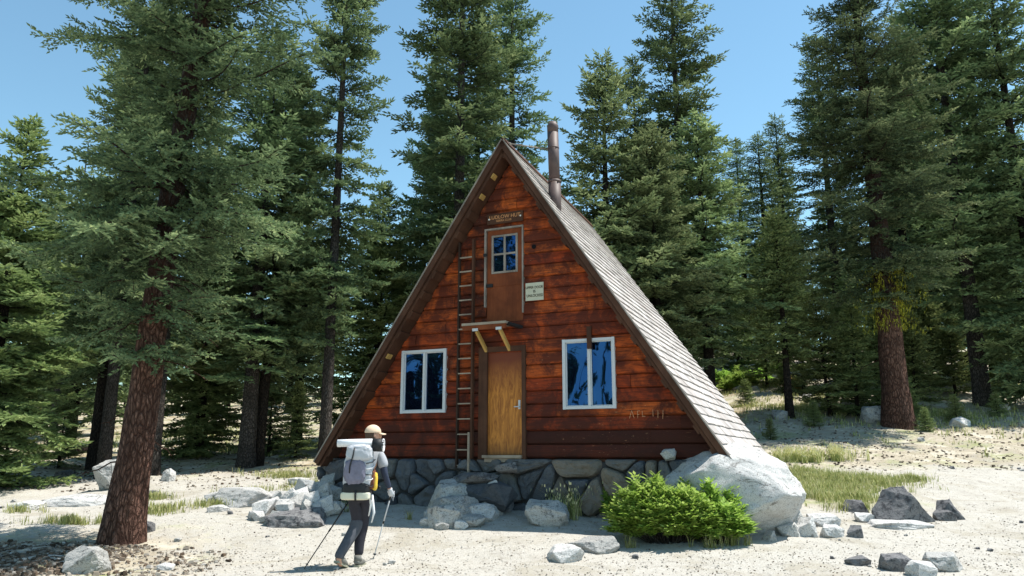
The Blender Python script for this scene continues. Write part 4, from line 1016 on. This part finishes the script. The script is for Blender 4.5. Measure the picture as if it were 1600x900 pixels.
# ================================================================ plants
def leaf_clump(root, n_, spread, hgt, seed, mat, leaf=.035, name='foliage'):
    """stems rising and arching, each with paired leaflets"""
    r_ = np.random.RandomState(seed); K = []; T = []; st = MB()
    for k in range(n_):
        a = r_.uniform(0, 6.28); rad = math.sqrt(r_.uniform(0, 1)); tip = np.array([math.cos(a) * rad * spread[0], math.sin(a) * rad * spread[1], hgt * (1.0 - .60 * rad ** 3.2) * (1 + .75 * mnoise.noise(Vector((math.cos(a) * rad * 2.3, math.sin(a) * rad * 2.3, seed)))) * r_.uniform(.72, 1.15)])
        b = np.array([tip[0] * .35, tip[1] * .35, 0]); mid = (b + tip) / 2 + np.array([0, 0, hgt * .12])
        tt = np.linspace(0, 1, 9)[:, None]; P = (1 - tt) ** 2 * b + 2 * tt * (1 - tt) * mid + tt ** 2 * tip
        if k % 3 == 0: st.tube([tuple(p) for p in P[::2]], [.006, .005, .004, .003, .002], 4, .5, 0, True, False)
        tone = r_.uniform(0, .5)
        for s in np.linspace(.35, 1, 9):
            i = s * 8; i0 = min(int(i), 7); c = P[i0] + (P[i0 + 1] - P[i0]) * (i - i0); d0 = P[i0 + 1] - P[i0]; d0 /= np.linalg.norm(d0) + 1e-9
            for q in range(3):
                az = r_.uniform(0, 6.28); d = np.array([math.cos(az), math.sin(az), r_.uniform(-.1, .6)]) + d0 * .6; d /= np.linalg.norm(d)
                L = leaf * r_.uniform(1.4, 3.0); W = leaf * r_.uniform(.8, 1.25)
                sd = np.cross(d, [r_.uniform(-.5, .5), r_.uniform(-.5, .5), 1]); sd /= np.linalg.norm(sd); up = np.cross(sd, d)
                c2 = c + d * leaf * .4
                for (oo, aa) in ((0, 0), (.5, 1), (.5, -1)):                                  # compound leaf: a tip and two side leaflets
                    dd = d if aa == 0 else (d * .6 + sd * aa * .8); bb = c2 + d * L * .35 * (0 if aa else 1); ll = L * (1 if aa == 0 else .75); ss = np.cross(dd, up)
                    K.append([bb, bb + dd * ll * .45 + ss * W * .5, bb + dd * ll - up * ll * .12, bb + dd * ll * .45 - ss * W * .5]); T.append(min(1, tone + r_.uniform(0, .5)))
    K = np.array(K).reshape(-1, 3); np_mesh(name, K, np.arange(len(K)).reshape(-1, 4), np.array(T), M[mat], root)
    st.build('stems', M['bark_grey'], root)
for (px, py, sx, sy, h, n_, seed, lab) in ((1045, 858, .88, .5, .72, 620, 1, 'bright green leafy shrub in front of the boulder, the wider left clump'), (1120, 852, .52, .34, .60, 420, 2, 'bright green leafy shrub against the boulder, the narrower right clump')):
    p = hit(px, py); dy_ = .42 if seed == 1 else .18; p.y += dy_; p.x *= p.y / (p.y - dy_); e = empty('shrub', (p.x, p.y, gz(p.x, p.y) - .03), 0, lab, 'shrub'); leaf_clump(e, n_, (sx, sy), h, seed, 'leaf', .043)
p = hit(955, 812); e = empty('shrub', (p.x, p.y + .1, gz(p.x, p.y)), 0, 'small green sprig of shrub at the foundation left of the big shrub', 'shrub'); leaf_clump(e, 60, (.25, .2), .42, 5, 'leaf', .028)
for k, (px, py, s, h) in enumerate([(1140, 612, .55, .5), (1160, 604, .6, .55), (1185, 598, .6, .45), (1150, 595, .6, .5), (1205, 585, .8, .6), (1130, 600, .5, .45)]):
    p = hit(px, py); e = empty('shrub', (p.x, p.y, p.z), 0, 'low yellow green bush on the slope beyond the roof edge', 'shrub', 'bushes on the slope'); leaf_clump(e, 110, (s, s), h, 40 + k, 'leaf', .045)

def blades(name, spots, mat, h=(.1, .25), seed=1, w_=.006, lean=.5, label=None, cat='grass', kind=None, seedheads=0):
    r_ = np.random.RandomState(seed); K = []; T = []
    for (x, y) in spots:
        z = gz(x, y); a = r_.uniform(0, 6.28); L = r_.uniform(*h); le = r_.uniform(.05, lean) * L; d = np.array([math.cos(a), math.sin(a), 0]); s = np.array([-d[1], d[0], 0]) * w_ * r_.uniform(.6, 1.4)
        b = np.array([x, y, z - .01]); m = b + d * le * .3 + np.array([0, 0, L * .6]); t = b + d * le + np.array([0, 0, L * r_.uniform(.8, 1)])
        tone = r_.uniform(0, 1)
        K.append([b + s, b - s, m - s * .8, m + s * .8]); K.append([m + s * .8, m - s * .8, t, t + s * .1]); T += [tone, tone]
        if r_.uniform() < seedheads:
            K.append([t + s * 2, t - s * 2, t - s * 2 + [0, 0, .04], t + s * 2 + [0, 0, .04]]); T.append(1)
    K = np.array(K).reshape(-1, 3); o = np_mesh(name, K, np.arange(len(K)).reshape(-1, 4), np.array(T), M[mat]); return tag(o, label, cat, None, kind)
def patch(list_, seed, clump=.10):
    r_ = random.Random(seed); out = []
    for (px, py, rx, ry, n_) in list_:
        c = hit(px, py)
        for k in range(n_ // 8):
            a = r_.uniform(0, 6.28); q = abs(r_.gauss(0, .55)); x = c.x + math.cos(a) * q * rx; y = c.y + math.sin(a) * q * ry
            for j in range(8): out.append((x + r_.gauss(0, clump * .4), y + r_.gauss(0, clump * .4)))
    return out
blades('grass', patch([(1290, 752, 1.5, .7, 4200), (1250, 742, .8, .6, 2200), (1370, 755, .9, .5, 1600), (1330, 780, 1.1, .45, 1500), (1270, 775, .6, .5, 700), (1420, 752, .35, .2, 700), (1330, 795, .6, .25, 700), (1300, 765, 1.3, .8, 2600), (1240, 765, .5, .6, 800)], 1, .12), 'grass', (.06, .22), 1, label='patch of short green grass on the sand right of the boulder', kind='stuff')
blades('grass', patch([(450, 745, 1.1, .6, 1500), (480, 760, .6, .5, 700), (340, 790, .8, .3, 500), (250, 800, .5, .5, 900), (240, 780, .5, .3, 400), (110, 818, .8, .2, 700), (400, 770, 1.2, .5, 500), (455, 812, .12, .1, 120), (550, 790, .25, .15, 160), (30, 800, .6, .3, 200)], 2, .12), 'grass', (.05, .20), 2, label='sparse green grass between the leaning fir and the rubble heap', kind='stuff')
blades('grass', patch([(400, 700, 4, 2.5, 3500), (320, 680, 5, 4, 3500), (1250, 640, 5, 3.5, 4000), (1180, 600, 3, 3, 3500), (1480, 650, 5, 4, 3500), (1550, 600, 4, 5, 2500), (1260, 715, 1.2, .4, 500), (150, 700, 4, 4, 1800)], 3, .2), 'grass', (.06, .22), 3, w_=.010, label='thin dry grass and herbs on the forest floor', kind='stuff')
blades('tall_grass', patch([(885, 812, .20, .08, 90), (862, 806, .12, .05, 30), (905, 806, .12, .05, 40)], 4, .05), 'grass', (.25, .60), 4, .005, .9, 'tall dry grass tuft against the foundation right of the doorstep', 'grass tuft', seedheads=.6)
blades('tall_grass', patch([(1240, 722, .7, .2, 420), (1310, 720, .7, .15, 360), (1270, 722, .8, .2, 200)], 5, .06), 'grass', (.15, .38), 5, .006, .7, 'flowering grass at the edge of the tree shade right of the roof', 'grass tuft', kind='stuff', seedheads=.8)
blades('tall_grass', patch([(1145, 852, .25, .06, 160), (1110, 856, .25, .05, 90), (985, 856, .15, .05, 60)], 6, .05), 'grass', (.08, .25), 6, .004, .8, 'dry grass wisps along the foot of the big shrub', 'grass tuft', kind='stuff')
blades('tall_grass', patch([(520, 802, .12, .05, 60), (640, 812, .10, .05, 40), (540, 800, .1, .05, 40)], 7, .05), 'grass', (.08, .22), 7, .004, .9, 'small grass wisps along the left foundation foot', 'grass tuft', kind='stuff')

# ---------------------------------------------------------------- litter: needles, bark, twigs, pebbles
def litter(name, regions, seed, label, size=(.01, .05), wr=(.12, .8)):
    r_ = np.random.RandomState(seed); K = []; T = []; F = []
    for (x0, x1, y0, y1, n_, bias) in regions:
        for k in range(n_):
            x = r_.uniform(x0, x1); y = r_.uniform(y0, y1)
            z = gz(x, y) + .004; L = r_.uniform(*size) ; W = L * r_.uniform(*wr); H_ = min(W, L) * r_.uniform(.3, .7); a = r_.uniform(0, 6.28); tl = r_.uniform(-.25, .25)
            d = np.array([math.cos(a), math.sin(a), tl]) * L / 2; s = np.array([-math.sin(a), math.cos(a), r_.uniform(-.2, .2)]) * W / 2; u = np.array([0, 0, H_]); c = np.array([x, y, z])
            b = len(K) ; K += [c - d - s, c + d - s * .7, c + d * .9 + s, c - d * .8 + s, c - d * .7 - s * .6 + u, c + d * .8 - s * .5 + u, c + d * .6 + s * .7 + u, c - d * .6 + s * .6 + u]
            t = np.clip(r_.normal(bias, .22), 0, 1)
            for f in ((4, 5, 6, 7), (0, 1, 5, 4), (1, 2, 6, 5), (2, 3, 7, 6), (3, 0, 4, 7)): F.append([b + q for q in f]); T.append(t)
    o = np_mesh(name, np.array(K), np.array(F), np.array(T), M['litter']); return tag(o, label, 'litter', None, 'stuff')
litter('pebbles', [(-9, 9, 9.2, 13.5, 9000, .72), (-9, 11, 13.5, 20, 5000, .7), (-9, 9, 9.2, 11.5, 3500, .5)], 1, 'scattered pebbles and grit on the pale sand', (.006, .026))
litter('forest_litter', [(-8.5, -6.0, 9.3, 11.3, 5200, .35), (-7.4, -5.2, 9.6, 11.7, 1800, .4), (-6.5, -3.8, 9.6, 11.6, 700, .5), (-14, 0, 17, 28, 4000, .35), (5, 16, 18, 30, 5000, .4)], 2, 'brown bark flakes, cones and needles under the firs', (.015, .085))
litter('wood_scraps', [(-6.9, -5.6, 10.1, 11.2, 40, .8)], 3, 'broken pale wood scraps at the foot of the leaning fir', (.1, .30), (.10, .25))

# ================================================================ the hiker
M['skin'] = simple('skin', (.48, .27, .19), .5, .3, .08)
M['tee'] = simple('grey_tshirt', (.36, .37, .40), .9, .1, .12, 60)
M['pants'] = simple('dark_trousers', (.035, .033, .042), .85, .15, .3, 25)
M['pants_grey'] = simple('grey_shin_fabric', (.075, .08, .095), .85, .15, .3, 25)
M['sleeve'] = simple('dark_blue_sleeve', (.035, .045, .075), .8, .2, .2)
M['cap'] = simple('peach_cap', (.66, .50, .36), .8, .15, .12)
M['glove'] = simple('pale_glove', (.50, .52, .56), .8, .2, .15)
M['pack'] = simple('light_grey_pack', (.44, .45, .48), .6, .3, .14, 14)
M['mesh_pocket'] = simple('violet_grey_pocket', (.17, .165, .22), .7, .25, .45, 16)
M['foam'] = simple('cream_foam', (.62, .60, .48), .85, .1, .08)
M['matwhite'] = simple('white_foam_mat', (.74, .74, .76), .8, .15, .05)
M['yellow'] = simple('yellow_pouch', (.75, .50, .06), .6, .3, .1)
M['brown'] = simple('brown_strap', (.16, .06, .035), .8, .2)
M['boot'] = simple('hiking_boot', (.17, .165, .15), .8, .2, .4, 30)
M['sole'] = simple('boot_sole', (.30, .29, .22), .9, .1, .3)
M['hair'] = simple('brown_hair', (.07, .04, .025), .7, .3)

def skin_mesh(name, chains, mat, parent, sub=2):
    """chains: lists of (x,y,z,rx,ry) joined where points coincide"""
    vs = []; es = []; idx = {}; rad = []
    for ch in chains:
        prev = None
        for p in ch:
            key = tuple(round(c, 4) for c in p[:3])
            if key not in idx: idx[key] = len(vs); vs.append(p[:3]); rad.append((p[3], p[4] if len(p) > 4 else p[3]))
            if prev is not None: es.append((prev, idx[key]))
            prev = idx[key]
    me = bpy.data.meshes.new(name); me.from_pydata(vs, es, []); o = bpy.data.objects.new(name, me); COL.objects.link(o)
    m = o.modifiers.new('s', 'SKIN'); m.use_smooth_shade = True
    if not me.skin_vertices: me.skin_vertices.new() if hasattr(me.skin_vertices, 'new') else None
    if not me.skin_vertices:
        bm = bmesh.new(); bm.from_mesh(me); bm.verts.layers.skin.verify(); bm.to_mesh(me); bm.free()
    sv = me.skin_vertices[0].data
    for i, r_ in enumerate(rad): sv[i].radius = r_; sv[i].use_root = (i == 0)
    m2 = o.modifiers.new('d', 'SUBSURF'); m2.levels = sub; m2.render_levels = sub
    dg = bpy.context.evaluated_depsgraph_get(); dg.update(); nm = bpy.data.meshes.new_from_object(o.evaluated_get(dg))
    o.modifiers.clear(); o.data = nm; nm.materials.clear(); nm.materials.append(mat); nm.attributes.new('tint', 'FLOAT', 'FACE')
    nm.polygons.foreach_set('use_smooth', [True] * len(nm.polygons))
    o.parent = parent; return o
def shaped(name, fn, mat, parent, sub=4):
    bm = bmesh.new(); bmesh.ops.create_icosphere(bm, subdivisions=sub, radius=1.0)
    for v in bm.verts: v.co = Vector(fn(v.co.copy()))
    me = bpy.data.meshes.new(name); bm.to_mesh(me); bm.free(); me.materials.append(mat); me.attributes.new('tint', 'FLOAT', 'FACE')
    me.polygons.foreach_set('use_smooth', [True] * len(me.polygons)); o = bpy.data.objects.new(name, me); COL.objects.link(o); o.parent = parent; return o
def superq(p, e): return Vector([math.copysign(abs(c) ** e, c) for c in p])

HP = hit(548, 886); person = empty('person', HP, 0, 'hiker in peach cap and grey t-shirt walking away towards the hut with a large pack', 'person')
# body faces +Y (away), slightly turned to the right
HEADC = (.20, .14, 1.665)
body = skin_mesh('body', [
    [(.09, .02, .96, .145, .11), (.10, .03, 1.10, .135, .10), (.125, .06, 1.25, .155, .11), (.15, .09, 1.40, .15, .10), (.17, .115, 1.50, .062, .062), (.185, .13, 1.57, .056, .056), (.20, .145, 1.66, .085, .095), (.20, .145, 1.735, .075, .085)],
    [(.15, .09, 1.40, .15, .10), (.29, .09, 1.43, .060), (.345, .08, 1.34, .050), (.385, .06, 1.16, .040), (.425, .13, 1.02, .032), (.445, .17, .955, .026)],
    [(.15, .09, 1.40, .15, .10), (.005, .09, 1.43, .060), (-.04, .08, 1.33, .050), (-.07, .04, 1.15, .040), (-.055, .16, 1.02, .032), (-.05, .22, .97, .026)],
    [(.09, .02, .96, .145, .11), (.15, .03, .86, .095), (.12, .10, .52, .062), (.08, .06, .30, .056), (.085, .04, .10, .038), (.09, .06, .05, .036), (.10, .19, .03, .030)],
    [(.09, .02, .96, .145, .11), (.02, .0, .86, .095), (.055, .05, .52, .062), (-.05, -.12, .30, .055), (-.115, -.20, .14, .038), (-.115, -.19, .085, .036), (-.10, -.10, .035, .030)]], M['skin'], person)
skin_mesh('trousers', [
    [(.09, .02, 1.06, .150, .118), (.09, .02, .96, .168, .135), (.15, .03, .85, .112), (.125, .09, .62, .085), (.12, .10, .52, .078), (.085, .07, .30, .072), (.085, .05, .12, .062)],
    [(.09, .02, .96, .168, .135), (.02, .0, .85, .112), (.05, .04, .62, .085), (.055, .05, .52, .078)]], M['pants'], person)
skin_mesh('trouser_leg', [[(.055, .05, .62, .094), (.048, .04, .50, .090), (-.045, -.11, .30, .072), (-.11, -.19, .17, .066), (-.118, -.20, .12, .060)]], M['pants_grey'], person)
skin_mesh('t_shirt', [
    [(.095, .025, 1.02, .158, .122), (.105, .03, 1.12, .148, .115), (.13, .06, 1.27, .166, .122), (.15, .09, 1.40, .160, .112), (.168, .11, 1.475, .085, .080)],
    [(.15, .09, 1.40, .160, .112), (.29, .09, 1.43, .078), (.345, .08, 1.34, .076), (.375, .07, 1.215, .078)],
    [(.15, .09, 1.40, .160, .112), (.005, .09, 1.43, .078), (-.035, .08, 1.34, .074), (-.065, .05, 1.22, .070)]], M['tee'], person)
skin_mesh('sleeve', [[(.355, .075, 1.30, .056), (.385, .06, 1.16, .047), (.425, .13, 1.02, .039), (.443, .165, .965, .033)]], M['sleeve'], person)
skin_mesh('sleeve', [[(-.045, .07, 1.30, .056), (-.07, .04, 1.15, .046), (-.055, .16, 1.02, .038), (-.05, .21, .975, .032)]], M['sleeve'], person)
# head turned to the right: face towards +X, slightly away
fa = R(-28); F_ = Vector((math.cos(fa) * .9, .45, 0)).normalized(); S_ = Vector((0, 0, 1)).cross(F_)
def headp(f, s, u): return Vector(HEADC) + F_ * f + S_ * s + Vector((0, 0, u))
def head_fn(p):
    f, s, u = p.x, p.y, p.z; q = 1 - .22 * max(0, -u)
    ff = f * .098 * q + (.012 * math.exp(-((u + .12) / .22) ** 2 - (s / .22) ** 2) if f > .5 else 0)
    if f > .3 and -.75 < u < -.5: ff += .008
    return headp(ff, s * .076 * q, u * .120)
shaped('head', head_fn, M['skin'], person, 4)
for s in (-1, 1):
    shaped('ear', lambda p, s=s: headp(-.005 + p.x * .018, s * .076 + p.y * .010, .0 + p.z * .032), M['skin'], person, 2)
    shaped('eye', lambda p, s=s: headp(.088 + p.x * .010, s * .032 + p.y * .014, .018 + p.z * .008), M['black'], person, 2)
shaped('nose', lambda p: headp(.104 + p.x * .018, p.y * .013, -.018 + p.z * .026), M['skin'], person, 2)
shaped('mouth', lambda p: headp(.091 + p.x * .008, p.y * .024, -.058 + p.z * .006), M['brown'], person, 2)
shaped('hair', lambda p: headp(-.018 + p.x * .090, p.y * .083, .005 + p.z * (.105 if p.z > 0 else .12)) if p.x < .35 else headp(-.018 + .35 * .09, p.y * .083, .03 + p.z * .09), M['hair'], person, 3)
# cap: crown and brim
cap = shaped('cap', lambda p: headp(-.004 + p.x * .112, p.y * .092, .035 + (p.z * .105 if p.z > 0 else p.z * .012)), M['cap'], person, 4)
mb = MB(); N = 12; top = []; 
for lay in (.036, .026):
    for k in range(N + 1):
        a = -1.15 + 2.3 * k / N; top.append(headp(.095 * math.cos(a) - .004, .088 * math.sin(a), lay))
    for k in range(N + 1):
        a = -1.15 + 2.3 * k / N; top.append(headp(.095 * math.cos(a) + .085 * math.cos(a * .6), .080 * math.sin(a), lay - .014 - .012 * abs(math.sin(a))))
n1 = N + 1; f = []
for k in range(N): f += [(k, k + 1, n1 + k + 1, n1 + k), (2 * n1 + k + 1, 2 * n1 + k, 3 * n1 + k, 3 * n1 + k + 1), (n1 + k, n1 + k + 1, 3 * n1 + k + 1, 3 * n1 + k)]
mb.poly(top, f, .5, 0, True); mb.build('brim', M['cap'], cap)
# gloves: palm, four bent fingers of unequal length and a thumb, closed on the pole grips
def glove(wr, s):
    wr = Vector(wr); mb = MB(); c = wr + Vector((.008, .03, -.045))
    mb.tube([wr + Vector((0, -.01, .025)), wr, c, c + Vector((.0, .012, -.022))], [.031, .030, .040, .028], 10)
    for k, L in enumerate((.068, .078, .072, .056)):
        b = c + Vector((s * .028, .018, .026 - k * .020))
        mb.tube([b, b + Vector((s * .006, L * .42, -.002)), b + Vector((-s * .022, L * .66, -.004)), b + Vector((-s * .046, L * .50, -.006)), b + Vector((-s * .048, L * .28, -.006))], [.0100, .0098, .0092, .0085, .006], 7)
    b = c + Vector((-s * .024, .004, .012)); mb.tube([b, b + Vector((-s * .020, .028, .008)), b + Vector((-s * .002, .052, -.002)), b + Vector((s * .014, .056, -.008))], [.0125, .0115, .010, .007], 7)
    mb.build('glove', M['glove'], person); return c
gr = glove((.447, .175, .945), 1); gl = glove((-.052, .225, .960), -1)
# boots
def boot(heel, toe, pitch_n, label=None):
    heel = Vector(heel); toe = Vector(toe); d = (toe - heel).normalized(); L = (toe - heel).length; s = d.cross(Vector((0, 0, 1))).normalized(); u = s.cross(d)
    def fn(p):
        q = superq(p, .75); f = q.x; wv = .052 * (1 - .12 * f) * (1 - .18 * max(0, .2 - abs(f + .1)))
        hgt = .085 if f < -.15 else .085 - .050 * (f + .15) / 1.15
        return heel + d * (L * .5 * (1 + f)) + s * q.y * wv + u * (hgt * .5 + q.z * hgt * .5 + .018)
    b = shaped('boot', fn, M['boot'], person, 4)
    mb = MB(); mb.tube([heel + d * .055 + u * .07, heel + d * .045 + u * .145], [.052, .046], 12); mb.build('boot_collar', M['boot'], b)
    mb = MB(); P = []; out = [(-.0, .034), (.06, .042), (.5, .036), (.75, .050), (.93, .040), (1.02, .012)]
    ring = [(f * L, w_) for f, w_ in out] + [(f * L, -w_) for f, w_ in out[::-1]]
    for h in (0, .024): P += [heel + d * f + s * w_ + u * h for f, w_ in ring]
    m = len(ring); mb.poly(P, [tuple(range(m))[::-1], tuple(range(m, 2 * m))] + [(k, (k + 1) % m, m + (k + 1) % m, m + k) for k in range(m)]); mb.build('sole', M['sole'], b)
boot((.075, -.03, .0), (.12, .25, .0), 0); boot((-.145, -.225, .085), (-.055, -.005, -.02), 1)
skin_mesh('sock', [[(.085, .04, .15, .045), (.088, .04, .08, .045)]], M['pants_grey'], person, 1)

# --- backpack worn by the hiker: everything on it moves with it
bp = empty('backpack', HP + Vector((.10, -.02, 1.0)), 0, 'large light grey hiking backpack with a cream foam pad along its bottom', 'backpack')
def B(p): return Vector(p)
def block(name, c, h, e, mat, bulge=.0, par=bp, seed=0, nz=.012, taper=0.0, sub=5, lean=0.0):
    c = Vector(c)
    def fn(p):
        q = superq(p.normalized(), e); m = max(abs(q.x), abs(q.y), abs(q.z), 1e-6)
        k = 1 + mnoise.noise(p * 2.4 + Vector((seed, 0, 0))) * nz * 8 * .5 + mnoise.noise(p * 6 + Vector((seed, 3, 0))) * nz * 2.2
        return c + Vector((q.x * h[0] * (1 - taper * q.z) + lean * q.z, q.y * h[1], q.z * h[2])) * 1 * k if False else c + Vector((q.x * h[0] * (1 - taper * q.z) * k + lean * q.z, q.y * h[1] * k, q.z * h[2] * k))
    return shaped(name, fn, mat, par, sub)
block('main_body', (-.02, -.13, .19), (.185, .115, .27), .55, M['pack'], seed=1, lean=.015)
block('lid', (-.005, -.15, .43), (.175, .14, .115), .6, M['pack'], seed=2, nz=.02)
block('front_pocket', (-.045, -.235, .20), (.135, .055, .16), .6, M['mesh_pocket'], seed=3, nz=.03)
block('base', (-.03, -.15, -.02), (.175, .12, .085), .5, M['black'], seed=4)
block('foam_pad', (-.035, -.17, -.105), (.185, .10, .052), .35, M['foam'], seed=5, nz=.003)
block('side_pocket', (.155, -.10, .10), (.045, .085, .13), .6, M['brown'], seed=6, nz=.03)
block('yellow_pouch', (.195, -.11, .07), (.032, .045, .115), .65, M['yellow'], seed=7, nz=.02)
mb = MB(); mb.tube([(-.05, -.30, .50), (-.065, -.305, .40), (-.10, -.30, .27), (-.105, -.295, .18)], .009, 6); mb.build('strap', M['black'], bp)
mb = MB(); mb.tube([(-.02, -.278, -.04), (-.02, -.282, -.10), (-.02, -.265, -.165)], .014, 6); mb.build('strap', M['black'], bp)
rs = random.Random(3)
for k in range(5):
    mb = MB(); z = .02 + k * .07; mb.tube([(.10, -.26, z), (.17, -.21, z + rs.uniform(-.03, .04)), (.19, -.12, z + .05), (.16, -.04, z + .04)], .006, 5); mb.build('cord', M['matwhite'] if k % 2 else M['black'], bp)
for x in (-.11, .12):
    mb = MB(); mb.tube([(x, -.02, .42), (x + .01, .10, .47), (x + .02, .20, .40), (x + .02, .22, .25), (x + .04, .16, .08), (x + .02, -.02, .02)], .020, 6); mb.build('shoulder_strap', M['black'], bp)
mb = MB(); pts = [(.03 + .20 * math.cos(a), .04 + .165 * math.sin(a), -.01) for a in np.linspace(-.3, 3.44, 14)]; mb.tube(pts, .022, 6); mb.build('hip_belt', M['black'], bp)
for k, (y_, x_) in enumerate(((-.02, .13), (.0, .17))):
    mb = MB(); mb.tube([(x_, -.14 - y_, -.09), (x_ + .03, -.13, -.22 - .1 * k), (x_ + .0, -.12, -.36 - .08 * k)], [.012, .016, .008], 6, wob=.3, seed=k); mb.build('hanging_strap', M['matwhite'], bp)
# rolled mat strapped across the top
mb = MB(); N = 60; P = []
mb.tube([(-.30, -.17, .555), (-.10, -.165, .56), (.15, -.155, .565)], .048, 18); mb.build('sleeping_mat', M['matwhite'], bp)
mb = MB(); mb.tube([(.152, -.13, .535), (.285, -.11, .53)], .085, 20); r2 = mb.build('mat_roll', M['black'], bp)
mb = MB()
for q in (.078, .052, .026):
    mb.tube([(.2865, -.11 + q * math.cos(a), .53 + q * math.sin(a)) for a in np.linspace(0, 6.2, 18)], .006 if q < .07 else .010, 5, caps=True)
mb.build('roll_end', M['matwhite'], r2)

# --- trekking poles
def pole(grip, tip, label):
    g_ = Vector(grip) + HP; t_ = Vector(tip); o = empty('trekking_pole', t_, 0, label, 'trekking pole'); d = g_ - t_; L = d.length; d.normalize()
    def at(s): return tuple(d * s)
    mb = MB(); mb.tube([at(.0), at(.05), at(.55)], [.0045, .007, .007], 8); mb.build('lower_shaft', M['alu'] if 'right' in label else M['black'], o)
    mb = MB(); mb.tube([at(.53), at(L - .09)], [.009, .009], 8); mb.build('upper_shaft', M['alu'] if 'right' in label else M['black'], o)
    mb = MB(); mb.tube([at(L - .10), at(L - .05), at(L + .03), at(L + .055)], [.013, .016, .015, .018], 10); mb.build('grip', M['black'], o)
    mb = MB(); mb.tube([at(.06), at(.068)], [.024, .020], 12); mb.build('basket', M['black'], o)
    mb = MB(); mb.tube([at(.54), at(.58)], .012, 8); mb.build('clamp', M['black'], o)
    mb = MB(); a_ = d * (L + .04); mb.tube([a_, a_ + Vector((.03, .0, -.05)), a_ + Vector((.02, -.01, -.13)), a_ + Vector((-.01, 0, -.06)), a_], .005, 5); mb.build('wrist_strap', M['glove'], o)
tp = hit(584, 872); tl = hit(475, 889)
pole((gr.x, gr.y + .035, gr.z + .0), tp, 'silver trekking pole planted ahead in the right hand of the hiker')
pole((gl.x, gl.y + .035, gl.z + .0), tl, 'black trekking pole slanting down behind the hiker on the left')
